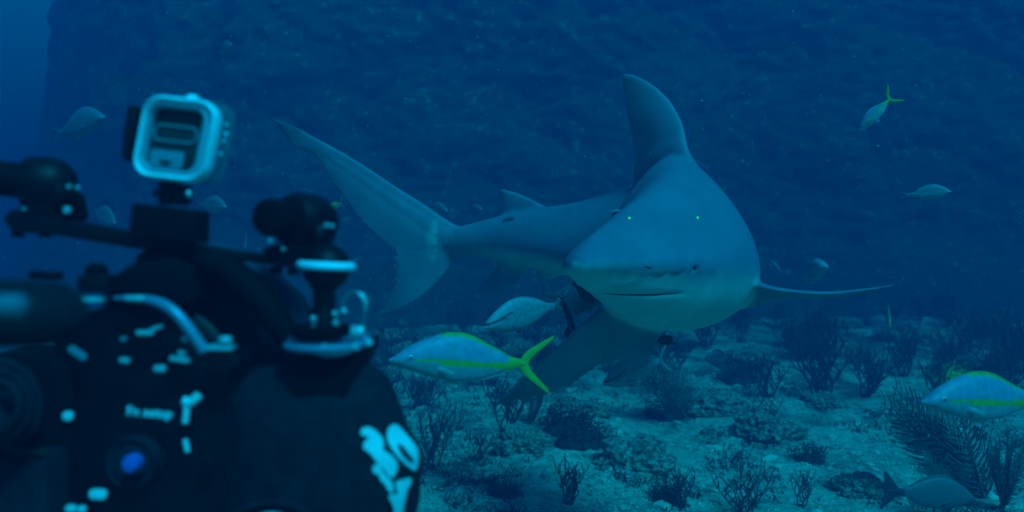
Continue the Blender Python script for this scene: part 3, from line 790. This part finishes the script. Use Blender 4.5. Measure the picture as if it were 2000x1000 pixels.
def turf():
    b = MB(); r = random.Random(6)
    for k in range(4500):
        u = r.uniform(600, 2250); v = 1090-r.random()**.75*440; p = floor_at(u, v)
        if p is None or p.y > 11: continue
        if nz(p.x, p.y, 1.1, 3, 13.0) < -.02: continue
        hgt = r.uniform(.012, .042)
        for j in range(9):
            a = r.random()*6.28; w = .0035; q = p+Vector((r.gauss(0, .03), r.gauss(0, .03), -.004)); t = Vector((math.cos(a), math.sin(a), 0))
            tip = q+Vector((r.gauss(0, .018), r.gauss(0, .018), hgt*r.uniform(.5, 1.1)))
            b.add([q-t*w, q+t*w, tip+t*w*.6, tip-t*w*.6], [(0, 1, 2, 3)])
    return b
tag(turf().build('algae_turf', mat('turf_blades', (.032, .042, .03), rough=1, noise_amt=.5, scale=2, spec=.05), smooth=False), 'short dark algae turf growing in patches on the sand', 'algae', kind='stuff')
def specks():
    b = MB(); r = random.Random(8)
    ico = bmesh.new(); bmesh.ops.create_icosphere(ico, subdivisions=1, radius=1); iv = [v.co.copy() for v in ico.verts]; jf = [tuple(v.index for v in f.verts) for f in ico.faces]; ico.free()
    fixed = [(1788, 166, 2.6, 3.4), (1715, 285, 2.6, 3.6), (1668, 110, 3, 3.4), (1548, 22, 3, 3.4), (1370, 197, 3, 4), (1374, 252, 3, 2.2), (1270, 300, 2.6, 2.2), (792, 193, 3, 3), (950, 223, 3, 2.4), (327, 25, 3, 2.4)]
    pts = fixed+[(r.uniform(0, 2000), r.uniform(0, 620), r.uniform(2.2, 6), r.uniform(.6, 1.5)*(1+(r.random() < .08)*.9)) for _ in range(900)]
    for u, v, d, px in pts:
        p = P(u, v, d); s = px/F*d*.6
        b.add([p+Vector((q.x*s*1.2, q.y*s, q.z*s*.8)) for q in iv], jf)
    return b
tag(specks().build('suspended_particles', mat('plankton', (.35, .36, .34), rough=.8)), 'pale specks drifting in the open water', 'particles', kind='stuff')

# ------------------------------------------------------------------ camera rig in the foreground, about a metre away
M_blk = mat('black_anodised', (.002, .0025, .004), rough=.5, noise_amt=.15, scale=40, spec=.2)
M_matte = mat('black_rubber', (.0015, .002, .003), rough=.8, noise_amt=.2, scale=40, spec=.12)
M_neo = mat('black_neoprene', (.008, .015, .021), rough=.9, noise_amt=.3, scale=60, bump=.15, spec=.08)
M_steel = mat('polished_steel', (.50, .56, .58), rough=.3, metal=.4, noise_amt=.1, scale=30)
M_alu = mat('blue_grey_aluminium', (.16, .26, .36), rough=.4, metal=.3, noise_amt=.1, scale=30)
M_white = mat('white_print', (.62, .70, .70), rough=.6, noise_amt=.05, scale=20)
M_ring = mat('white_o_ring', (.72, .82, .9), rough=.5)
M_case = mat('frosted_clear_plastic', (.62, .80, .84), rough=.25, noise_amt=.12, scale=60)
M_clear = mat('clear_plastic_shell', (.16, .25, .24), rough=.2, alpha=.22)
M_cam = mat('action_camera_body', (.009, .018, .022), rough=.5, noise_amt=.3, scale=80)
M_lab = mat('grey_label_plastic', (.12, .20, .25), rough=.6)
M_blue = mat('blue_button', (.02, .10, .42), rough=.5)
M_oring = mat('orange_seal', (.10, .02, .005), rough=.7)

def finish(root):
    for c in root.children:
        c.data.transform(Matrix.Translation(-root.location))
        for g in c.children: g.data.transform(Matrix.Translation(-root.location))
def disc(u, v, d, r_px, depth=.004):
    b = MB(); p = P(u, v, d); b.cyl(p+Vector((0, depth, 0)), p, r_px/F*d, min(.002, r_px/F*d*.3), 24); return b
def rrect(cx, cy, w, h, r, rot, n=6):
    out = []
    for sx, sy, a0 in ((1, 1, 0), (-1, 1, 90), (-1, -1, 180), (1, -1, 270)):
        for i in range(n+1):
            a = math.radians(a0+90*i/n); x = sx*(w/2-r)+r*math.cos(a); y = sy*(h/2-r)+r*math.sin(a)
            c, s = math.cos(rot), math.sin(rot); out.append((cx+x*c-y*s, cy+x*s+y*c))
    return out
def ringprism(b, outer, inner, d0, d1):
    n = len(outer); A = [P(u, v, d0) for u, v in outer]; B = [P(u, v, d0) for u, v in inner]
    k = (d1-d0); A2 = [a+Vector((0, k, 0)) for a in A]; B2 = [q+Vector((0, k, 0)) for q in B]
    # slightly domed front rim
    Mv = [(a+q)/2-Vector((0, .004, 0)) for a, q in zip(A, B)]
    vs = A+Mv+B+B2+A2; fs = []
    for L0, L1 in ((0, 1), (1, 2), (2, 3), (3, 4), (4, 0)):
        for i in range(n):
            j = (i+1) % n; fs.append((L0*n+i, L0*n+j, L1*n+j, L1*n+i))
    b.add(vs, fs)

# -- action camera in a clear case
D = .95
ac = empty('action_camera', P(338, 358, D+.02))
rot = math.radians(6.5)
def skew(pts, cx=340, cy=272):                          # the case stands slightly sheared: top leans right
    return [(u-(v-cy)*.075, v) for u, v in pts]
outer = skew(rrect(341, 271, 148, 163, 38, rot)); mid = skew(rrect(341, 271, 128, 141, 30, rot)); inner = skew(rrect(338, 272, 102, 120, 20, rot))
b = MB(); ringprism(b, outer, mid, D, D+.018); b.build('case_rim', M_case, ac)
b = MB(); ringprism(b, mid, inner, D+.003, D+.012); b.build('inner_gasket', mat('gasket_plastic', (.22, .36, .42), rough=.5), ac)
b = MB(); b.prism([(u+14, v+4) for u, v in skew(rrect(345, 272, 142, 156, 34, rot))], D+.0195, D+.034, .002)
sh = MB(); o3 = [(u+31, v+11) for u, v in skew(rrect(345, 274, 146, 158, 34, rot))]
ringA = [P(u, v, D+.018) for u, v in outer]; ringB = [P(u, v, D+.045) for u, v in [(q[0]+37, q[1]+6) for q in outer]]
n = len(ringA); sh.add(ringA+ringB, [(i, (i+1) % n, n+(i+1) % n, n+i) for i in range(n)]+[tuple(range(n, 2*n))])
shell = sh.build('clear_shell', M_clear, ac)
b = MB(); b.prism(skew(rrect(346, 272, 100, 116, 14, rot)), D+.014, D+.036, .002); b.build('camera_body', M_cam, ac)
b = MB(); pts = skew(rrect(342, 262, 84, 30, 12, rot)); b.tube([P(u, v, D+.0125) for u, v in pts], .0014, 6, closed=True); b.build('battery_door_outline', M_lab, ac)
b = MB(); b.prism(skew(rrect(327, 311, 66, 34, 5, rot)), D+.0085, D+.0135, .001); lab = b.build('label_panel', M_lab, ac)
b = MB(); b.prism(skew(rrect(325, 316, 22, 6, 2.5, rot)), D+.0065, D+.0084, .0004); b.build('slot', M_blk, lab)
b = MB(); b.prism([(252, 203), (268, 206), (262, 258), (255, 312), (247, 316), (236, 308), (241, 255), (247, 212)], D+.004, D+.034, .003); b.build('latch', M_blk, ac)
b = MB(); b.cyl(P(376, 196, D+.02), P(377, 186, D+.02), .0075); b.build('shutter_button', M_case, ac)
b = MB()
for u in (425, 430, 428, 424): pass
for (u, v, r) in ((440, 262, 4), (436, 275, 3), (430, 300, 3), (441, 243, 3)):
    b.cyl(P(u, v, D+.024), P(u+2, v, D+.022), r/F*D, .001, 12)
b.build('case_button', M_case, ac)
for u in (312, 327, 341):
    b = MB(); b.prism([(u-4, 352), (u+4, 353), (u+3, 400), (u-5, 399)], D+.012, D+.028, .0015); b.build('mount_prong', M_blk, ac)
b = MB(); b.cyl(P(299, 377, D+.02), P(360, 381, D+.02), .0035, .001); b.cyl(P(354, 380, D+.02), P(370, 382, D+.02), .0115, .002); tsc = b.build('thumb_screw', M_blk, ac)
b = MB(); b.cyl(P(364, 379, D+.006), P(372, 379, D+.008), .0045, .001); b.build('screw_tip', M_steel, tsc)
finish(ac)
tag(ac, 'small action camera in a clear case mounted on top of the black bar', 'camera')

# -- bar and mount block
bar = empty('mounting_bar', P(290, 520, 1.0))
b = MB(); b.prism([(4, 428), (20, 408), (128, 428), (250, 452), (400, 480), (540, 502), (556, 522), (400, 500), (250, 484), (110, 460), (22, 452)], .985, 1.02, .003); b.build('bar', M_blk, bar)
b = MB(); b.prism([(257, 396), (384, 410), (382, 474), (249, 460)], .96, 1.005, .003); b.build('mount_block', M_matte, bar)
b = MB(); b.prism([(300, 479), (350, 485), (356, 508), (364, 570), (262, 570), (262, 502), (272, 492)], .98, 1.04, .004); b.build('bar_clamp', M_matte, bar)
for u, v in ((35, 458), (88, 458), (540, 530), (573, 532)):
    b = MB(); b.cyl(P(u, v-10, 1.0), P(u, v+6, 1.0), .007, .001, 16); b.build('bolt', M_blk, bar)
b = MB(); b.prism([(30, 458), (60, 462), (56, 466), (32, 466)], .97, 1.0, .001)
finish(bar); tag(bar, 'slanting black mounting bar with block across the top of the camera housing', 'bar')

# -- two laser housings on the bar
def laser(name, tube_a, tube_b, tr, body_c, body_r, base, bolts, label):
    root = empty(name, P(base[0][0], base[0][1], 1.0))
    a, c = P(*tube_a), P(*tube_b); b = MB(); b.cyl(a, c, tr, .004, 40); b.lathe(c, a, [(-.001, tr*.55), (.0005, tr*.7)], 24); b.build('tube', M_matte, root)
    p, q = P(*body_c[0]), P(*body_c[1]); h = (q-p).length
    b = MB(); b.lathe(p, q, [(0, body_r*.55), (h*.06, body_r*.86), (h*.2, body_r), (h*.62, body_r), (h*.85, body_r*.82), (h, body_r*.5)], 40); b.build('clamp_body', M_blk, root)
    b = MB(); b.prism(base, .985, 1.03, .003); b.build('base', M_matte, root)
    b = MB(); b.lathe(P(*body_c[2]), P(*body_c[3]), [(0, .010), (.006, .017), (.014, .015), (.02, .006)], 20); b.build('knob', M_blk, root)
    for (u, v, d, r) in bolts:
        b = disc(u, v, d, r, .005); b.build('bolt', M_steel, root)
    finish(root); tag(root, label, 'laser', 'laser housings on the bar')
laser('laser_pointer', (520, 424, .955), (600, 432, 1.03), .0205, ((560, 430, .985), (640, 438, 1.04), (618, 458, .985), (655, 466, .98)), .0325,
      [(532, 478), (610, 470), (600, 500), (572, 522), (530, 514), (508, 488)], [(637, 440, .965, 4.5), (648, 441, .967, 4), (527, 470, .955, 4), (552, 486, .98, 4)],
      'black laser tube on the right end of the bar, its round end facing left')
laser('laser_pointer', (-30, 345, .97), (70, 356, 1.0), .0195, ((40, 355, 1.0), (145, 362, 1.01), (115, 380, .99), (160, 378, .985)), .0300,
      [(40, 385), (128, 372), (138, 420), (128, 432), (20, 420), (36, 408)], [(133, 364, .965, 4), (150, 366, .97, 4), (129, 410, .975, 7.5), (45, 408, .98, 3)],
      'black laser tube on the left end of the bar, cut off by the photo edge')

# -- ball mount on its steel plate
bm_root = empty('ball_mount', P(637, 690, .97)); d = .96
c = P(637, 522, d); R = 47/F*d
b = MB(); b.lathe(c-Vector((0, 0, R)), c+Vector((0, 0, R)), [(R-R*math.cos(t*math.pi/20), R*math.sin(t*math.pi/20)) for t in range(21)], 40); b.build('ball', M_blk, bm_root)
b = MB(); ctr = P(637, 519, d); b.tube([ctr+Vector((math.cos(t)*(R+.0012), math.sin(t)*(R+.0012), math.cos(t)*-.0012)) for t in np.linspace(0, 2*math.pi, 49)[:-1]], .0045, 10, closed=True); b.build('o_ring', M_ring, bm_root)
b = MB(); h = (P(634, 560, d)-P(632, 650, d)).length; b.lathe(P(634, 555, d), P(632, 650, d), [(0, .017), (h*.15, .0122), (h*.55, .0125), (h*.62, .016), (h*1.0, .018)], 28); b.build('stem', M_blk, bm_root)
b = MB(); b.lathe(P(628, 662, d), P(628, 634, d), [(0, .022), (.006, .030), (.014, .031), (.0155, .028)], 36); b.build('cup', M_matte, bm_root)
pl = MB()
pts = [P(*q) for q in ((548, 648, .985), (575, 668, .965), (610, 682, .945), (640, 690, .935), (670, 686, .935), (700, 674, .95), (716, 660, .965))]
q = smooth_path([tuple(p) for p in pts], 30); pl.tube([Vector(p) for p in q], .0046, 10)
pl.lathe(P(636, 684, .965), P(636, 664, .965), [(0, .030), (.002, .044), (.006, .046), (.009, .043)], 40)
pl.build('steel_plate', M_alu, bm_root)
for (u, v, r) in ((612, 622, 7), (612, 640, 7), (654, 612, 6), (655, 630, 6)):
    b = MB(); b.cyl(P(u, v+6, .945), P(u, v-5, .945), r/F*.945, .001, 16); b.build('screw', M_steel, bm_root)
for (u, v, r) in ((641, 687, 9), (692, 678, 6), (632, 676, 5)):
    b = disc(u, v, .932, r, .004); b.build('rivet', M_steel, bm_root)
finish(bm_root); tag(bm_root, 'black ball mount with white rubber ring on a steel plate', 'ball mount')
sk = empty('shackle', P(695, 660, .95))
b = MB(); q = smooth_path([tuple(P(*x)) for x in ((668, 612, .95), (670, 590, .95), (682, 573, .95), (700, 572, .95), (713, 588, .95), (713, 612, .95), (710, 645, .95))], 40)
b.tube([Vector(p) for p in q], .0022, 8); b.build('loop', M_clear, sk)
q2 = [Vector(p) for p in q[18:32]]; b = MB(); b.tube([p-Vector((0, .001, 0)) for p in q2], [.001+.0019*math.sin(math.pi*i/13) for i in range(14)], 8); b.build('loop_edge', M_steel, sk)
b = MB(); b.cyl(P(686, 648, .95), P(710, 648, .95), .007, .001, 16); b.build('pin', M_steel, sk)
b = MB(); b.cyl(P(718, 672, .948), P(723, 667, .945), .004, .001, 16); b.build('pin_head', M_steel, sk)
b = MB(); b.cyl(P(669, 604, .945), P(675, 612, .945), .0026, .0006, 12); b.build('pin_tip', M_steel, sk)
finish(sk); tag(sk, 'small clear and steel shackle loop beside the ball mount', 'shackle')

# -- main housing
hs = empty('camera_housing', P(420, 1120, 1.05))
def dome(name, pts_px, dfront, dback, m, bulge=.05):    # rounded solid with the given outline, front bulging to the viewer
    n = len(pts_px); cu = sum(p[0] for p in pts_px)/n; cv = sum(p[1] for p in pts_px)/n
    pp = smooth_path(pts_px+[pts_px[0]], 72)[:-1]; vs = []; fs = []; K = 10; n = len(pp)
    for j in range(K+1):
        t = j/K*math.pi/2; s = math.sin(t); z = math.cos(t)
        for u, v in pp:
            vs.append(P(cu+(u-cu)*max(s, .01)**.62, cv+(v-cv)*max(s, .01)**.62, dfront-bulge*z*1.0))
    for u, v in pp: vs.append(P(cu+(u-cu)*.95, cv+(v-cv)*.95, dback))
    for u, v in pp: vs.append(P(cu+(u-cu)*.7, cv+(v-cv)*.7, dback+.02))
    for j in range(K+2):
        for i in range(n): fs.append((j*n+i, j*n+(i+1) % n, (j+1)*n+(i+1) % n, (j+1)*n+i))
    fs.append(tuple(range(n))[::-1]); fs.append(tuple((K+2)*n+i for i in range(n)))
    b = MB(); b.add(vs, fs); o = b.build(name, m, hs)
    return o, BVHTree.FromPolygons(b.v, b.f)
body, body_b = dome('housing_body', [(105, 700), (120, 640), (200, 600), (330, 590), (420, 640), (470, 740), (500, 900), (520, 1130), (300, 1180), (95, 1130), (92, 900)], 1.0, 1.2, M_blk, .012)
pod, pod_b = dome('side_pod', [(420, 760), (520, 700), (640, 690), (738, 718), (772, 766), (800, 836), (826, 880), (822, 945), (810, 1010), (740, 1130), (560, 1180), (440, 1130), (415, 940)], 1.04, 1.25, M_neo, .10)
b = MB(); b.prism([(552, 672), (600, 682), (640, 690), (700, 680), (712, 668), (708, 700), (690, 730), (668, 800), (600, 812), (578, 790), (560, 730)], .95, 1.06, .004); b.build('wedge_grip', M_matte, hs)
b = MB(); b.prism([(350, 505), (420, 512), (480, 545), (530, 590), (560, 640), (575, 690), (600, 800), (560, 880), (440, 880), (400, 700), (360, 640), (330, 600), (190, 600), (200, 560), (245, 520), (300, 505)], 1.03, 1.20, .008); b.build('housing_shoulder', M_neo, hs)
hp = smooth_path([tuple(P(*q)) for q in ((350, 500, 1.0), (400, 508, .995), (450, 530, .99), (500, 575, .985), (540, 625, .98), (575, 680, .98))], 40)
b = MB()
for i in range(len(hp)-1): pass
b.tube([Vector(p) for p in hp], [.013+.004*math.sin(math.pi*i/39) for i in range(40)], 14); b.build('carry_handle', M_matte, hs)
hp = smooth_path([tuple(P(*q)) for q in ((395, 495, 1.06), (450, 510, 1.06), (500, 540, 1.06), (550, 590, 1.06), (585, 650, 1.06))], 40)
b = MB(); b.tube([Vector(p) for p in hp], .018, 12); b.build('strap', mat('dark_blue_strap', (.012, .035, .07), rough=.8), hs)
hp = smooth_path([tuple(P(*q)) for q in ((222, 582, .96), (262, 583, .955), (300, 588, .95), (335, 605, .945), (365, 637, .945), (400, 686, .95))], 50)
b = MB(); b.tube([Vector(p) for p in hp], [.002+.0045*min(1, i/25) for i in range(50)], 10); b.build('lever_arc', M_alu, hs)
b = MB(); b.lathe(P(178, 590, .95), P(178, 574, .95), [(0, .012), (.001, .0155), (.005, .0155), (.006, .012)], 28); kd = b.build('knob_plate', M_steel, hs)
b = MB(); b.prism([(148, 540), (160, 536), (210, 538), (212, 572), (150, 572)], .94, .98, .003); b.build('knob', M_blk, kd)
b = MB(); b.lathe(P(188, 542, .97), P(188, 512, .97), [(0, .012), (.01, .012), (.016, .006)], 20); b.build('top_knob', M_matte, hs)
b = MB(); b.cyl(P(245, 583, .945), P(280, 583, .945), .0035, .001, 12); b.build('lever_pin', M_steel, hs)
b = MB(); b.prism([(212, 545), (255, 515), (330, 500), (372, 520), (380, 590), (330, 600), (210, 600)], .965, 1.03, .005); b.build('top_clamp', M_matte, hs)
b = MB(); b.prism([(400, 686), (455, 686), (470, 710), (440, 735), (400, 720)], .95, 1.0, .003); lt = b.build('latch', M_blk, hs)
b = MB(); b.prism([(404, 674), (452, 676), (452, 685), (404, 685)], .945, .965, .001); b.cyl(P(440, 672, .95), P(440, 656, .95), .0075, .002, 20); b.build('latch_pin', M_steel, lt)
# buttons, steel highlights built as pale pieces, printed legends on the back plate
def glint(u, v, w, h, rot=0, name='button', m=M_steel, d=.956):
    b = MB(); b.prism(rrect(u, v, w, h, min(w, h)*.45, rot, 4), d, d+.004, .0012); return b.build(name, m, hs)
for a in ((282, 650, 34, 10, 0), (306, 640, 26, 7, -.3), (360, 663, 11, 11, 0), (354, 690, 16, 9, .2), (350, 702, 40, 10, .12), (242, 704, 20, 10, .1), (311, 720, 24, 13, 0)): glint(*a)
for a in ((150, 690, 40, 14, .6), (240, 662, 12, 8, 0)): glint(*a, m=M_lab)
b = MB(); p = P(252, 908, .965); b.lathe(p+Vector((0, .03, 0)), p, [(0, 52/F), (.02, 52/F), (.028, 46/F), (.024, 36/F), (.03, 30/F)], 40); rb = b.build('dial', M_neo, hs)
b = MB(); p = P(248, 910, .93); b.lathe(p+Vector((0, .02, 0)), p, [(0, 18/F*.93), (.012, 18/F*.93), (.016, 14/F*.93), (.017, 6/F*.93)], 28); b.build('blue_cap', M_blue, rb)
for (u, v, r) in ((428, 690, 12), (405, 905, 14), (430, 745, 16)):
    b = disc(u, v, .962, r, .012); b.build('button', M_blk, hs)
def text_part(s, u, v, size_px, rot, d, name, w=.0012, stretch=1.0):
    cu = bpy.data.curves.new('t', 'FONT'); cu.body = s; cu.size = size_px/F*d; cu.extrude = .0008; cu.offset = w; cu.align_x = 'CENTER'; cu.align_y = 'CENTER'
    t = bpy.data.objects.new('t', cu); COL.objects.link(t)
    t.location = P(u, v, d); t.rotation_euler = (math.radians(90), rot, 0); t.scale = (stretch, 1, 1)
    dg = bpy.context.evaluated_depsgraph_get(); me = bpy.data.meshes.new_from_object(t.evaluated_get(dg)); me.transform(t.matrix_basis)
    bpy.data.objects.remove(t)
    me.materials.clear(); me.materials.append(M_white); o = bpy.data.objects.new(name, me); COL.objects.link(o); o.parent = hs
    return o
text_part('Fn setup', 292, 806, 26, math.radians(4), .962, 'printed_legend', w=.0003)
def stroke(pts, r_px, d, name='printed_mark'):
    b = MB()
    q = smooth_path([tuple(P(u, v, d)) for u, v in pts], 10); b.tube([Vector(p) for p in q], r_px/F*d, 8); return b.build(name, M_white, hs)
b = MB()
for pts, r in (([(358, 782), (372, 786), (388, 772)], 9), ([(364, 790), (364, 806), (361, 826)], 6), ([(361, 858), (364, 870), (366, 882)], 5)):
    q = smooth_path([tuple(P(u, v, .958)) for u, v in pts], 10); b.tube([Vector(p) for p in q], r/F*.958, 8)
b.build('printed_symbol', M_white, hs)
for (u, v, w, h) in ((131, 813, 20, 18), (190, 966, 34, 19), (137, 994, 20, 14), (158, 995, 16, 12)):
    glint(u, v, w, h, .05, 'printed_mark', M_white, .966)
# lettering wrapped round the side pod
def decal(pix, name='lettering', hole=None):
    pts = smooth_path(pix+[pix[0]], 60)[:-1]
    bm = bmesh.new(); vs = [bm.verts.new((u, v, 0)) for u, v in pts]
    es = [bm.edges.new((vs[i], vs[(i+1) % len(vs)])) for i in range(len(vs))]
    if hole:
        hp_ = smooth_path(hole+[hole[0]], 24)[:-1]; hv = [bm.verts.new((u, v, 0)) for u, v in hp_]
        es += [bm.edges.new((hv[i], hv[(i+1) % len(hv)])) for i in range(len(hv))]
    bmesh.ops.triangle_fill(bm, edges=es, use_beauty=True)
    if hole:
        hc = sum((Vector((p[0], p[1], 0)) for p in hole), Vector())/len(hole)
        hs_ = set(hv); bmesh.ops.delete(bm, geom=[f for f in bm.faces if all(v in hs_ for v in f.verts)], context='FACES')
    bmesh.ops.subdivide_edges(bm, edges=[e for e in bm.edges if e.calc_length() > 9], cuts=2, use_grid_fill=False)
    bmesh.ops.triangulate(bm, faces=bm.faces)
    for v in bm.verts:
        q, nn = on(pod_b, v.co.x, v.co.y, .0022)
        if q is None:
            best = None
            for k in range(1, 12):
                q, nn = on(pod_b, v.co.x-4*k, v.co.y, .0022)
                if q is not None: break
        v.co = q if q is not None else P(v.co.x, v.co.y, 1.0)
    bm.verts.index_update(); b = MB(); b.from_bm(bm); o = b.build(name, M_white, hs)
    return o
z = lambda L: [(640+x/4.545, 780+y/4.545) for x, y in L]
decal(z([(290, 290), (305, 258), (345, 246), (400, 262), (445, 305), (475, 350), (492, 410), (480, 450), (510, 462), (550, 490), (590, 530), (612, 590), (600, 640), (570, 690), (535, 680), (500, 625), (440, 560), (395, 500), (360, 465), (322, 440), (315, 400), (335, 365), (365, 340), (340, 325), (305, 318)]))
decal(z([(512, 320), (530, 255), (570, 226), (615, 240), (660, 290), (720, 360), (775, 430), (792, 490), (788, 560), (765, 628), (730, 615), (660, 555), (590, 480), (535, 400)]), hole=z([(600, 400), (650, 415), (700, 475), (752, 545), (742, 565), (690, 540), (635, 480)]))
decal(z([(395, 600), (430, 572), (465, 590), (475, 625), (520, 680), (560, 730), (575, 790), (560, 830), (530, 800), (500, 745), (465, 715), (445, 665), (405, 645)]))
decal(z([(590, 730), (640, 710), (725, 695), (720, 750), (690, 800), (680, 860), (665, 930), (655, 1010), (640, 1060), (575, 1060), (580, 980), (560, 910), (530, 850), (560, 840), (610, 830), (600, 790)]))
b = MB(); c0 = P(532, 1078, .93)
b.tube([c0+Vector((math.cos(t)*.058, 0, math.sin(t)*.052)) for t in np.linspace(0, 2*math.pi, 65)[:-1]], .0035, 8, closed=True)
b.tube([c0+Vector((math.cos(t)*.047, -.004, math.sin(t)*.043)) for t in np.linspace(0, 2*math.pi, 65)[:-1]], .0022, 8, closed=True)
b.cyl(c0+Vector((0, .05, 0)), c0+Vector((0, .003, 0)), .05); pt = b.build('round_port', M_neo, hs)
b = MB(); b.tube([c0+Vector((math.cos(t)*.040, -.006, math.sin(t)*.0405)) for t in np.linspace(1.0, 2.1, 20)], [.0008+.0024*math.sin(math.pi*i/19) for i in range(20)], 8); b.build('port_glint', M_steel, pt)
# viewfinder, monitor hood and port at the left, nearer the lens
b = MB()
for R_, dd in ((84, .90), (66, .885), (46, .875)):
    c0 = P(-8, 790, dd); R0 = R_/F*dd; b.tube([c0+Vector((math.cos(t)*R0, 0, math.sin(t)*R0)) for t in np.linspace(0, 2*math.pi, 49)[:-1]], .0045, 10, closed=True)
b.cyl(P(-8, 790, .96), P(-8, 790, .89), 80/F*.9, .004, 40)
b.build('viewfinder', M_neo, hs)
b = MB(); b.prism([(-20, 690), (70, 690), (140, 720), (140, 1040), (-20, 1040)], .975, 1.05, .004); b.build('left_pod', M_matte, hs)
b = MB(); b.prism([(-20, 888), (90, 892), (94, 1040), (-20, 1040)], .93, 1.03, .004); b.build('side_cover', M_neo, hs)
b = MB(); b.prism([(10, 877), (84, 884), (84, 889), (10, 884)], .925, .94, .001); b.build('seal', M_oring, hs)
finish(hs)
tag(hs, 'large black underwater camera housing with buttons and white print filling the lower left', 'camera housing')
ml = empty('video_light', P(20, 690, .62))
b = MB(); b.lathe(P(-110, 612, .62), P(138, 612, .66), [(0, .020), (.01, .024), (.06, .025), (.078, .022), (.088, .012), (.092, .003)], 40); b.build('light_body', M_neo, ml)
b = MB(); b.lathe(P(-10, 598, .585), P(52, 598, .59), [(0, .006), (.003, .0085), (.016, .0085), (.02, .004)], 20); b.build('painted_glint', mat('dim_blue_glint', (.05, .11, .15), rough=.6), ml)  # bluish highlight on the cylinder, modelled as a small dull blue piece
finish(ml); tag(ml, 'blurred dark cylinder closest to the lens at the left edge with a bluish glint', 'dive light')
b = MB(); b.box(Matrix.Translation(P(90, 537, .98)) @ Matrix.Rotation(math.radians(4), 4, 'Y'), (.030, .02, .009), .002); o = b.build('cold_shoe', M_blk); origin_to(o, P(90, 543, .98))
tag(o, 'small flat black block standing alone left of the knob on the rig', 'camera mount')

# ------------------------------------------------------------------ the water itself
bmz = bmesh.new(); bmesh.ops.create_cube(bmz, size=1); bmesh.ops.scale(bmz, vec=(150, 95, 8.6), verts=bmz.verts); bmesh.ops.translate(bmz, vec=(0, 40, 1.6), verts=bmz.verts)
me = bpy.data.meshes.new('haze'); bmz.to_mesh(me); bmz.free(); hz = bpy.data.objects.new('haze', me); COL.objects.link(hz)
hm = bpy.data.materials.new('water_volume'); hm.use_nodes = True; hn = hm.node_tree; hn.nodes.clear()
pv = hn.nodes.new('ShaderNodeVolumePrincipled'); ho = hn.nodes.new('ShaderNodeOutputMaterial'); hn.links.new(pv.outputs[0], ho.inputs['Volume'])
pv.inputs['Color'].default_value = (.01, .101, .248, 1); pv.inputs['Density'].default_value = .122; pv.inputs['Anisotropy'].default_value = .0
me.materials.append(hm); tag(hz, kind='stuff')
hz['label'] = 'blue sea water filling the whole view'; hz['category'] = 'water'
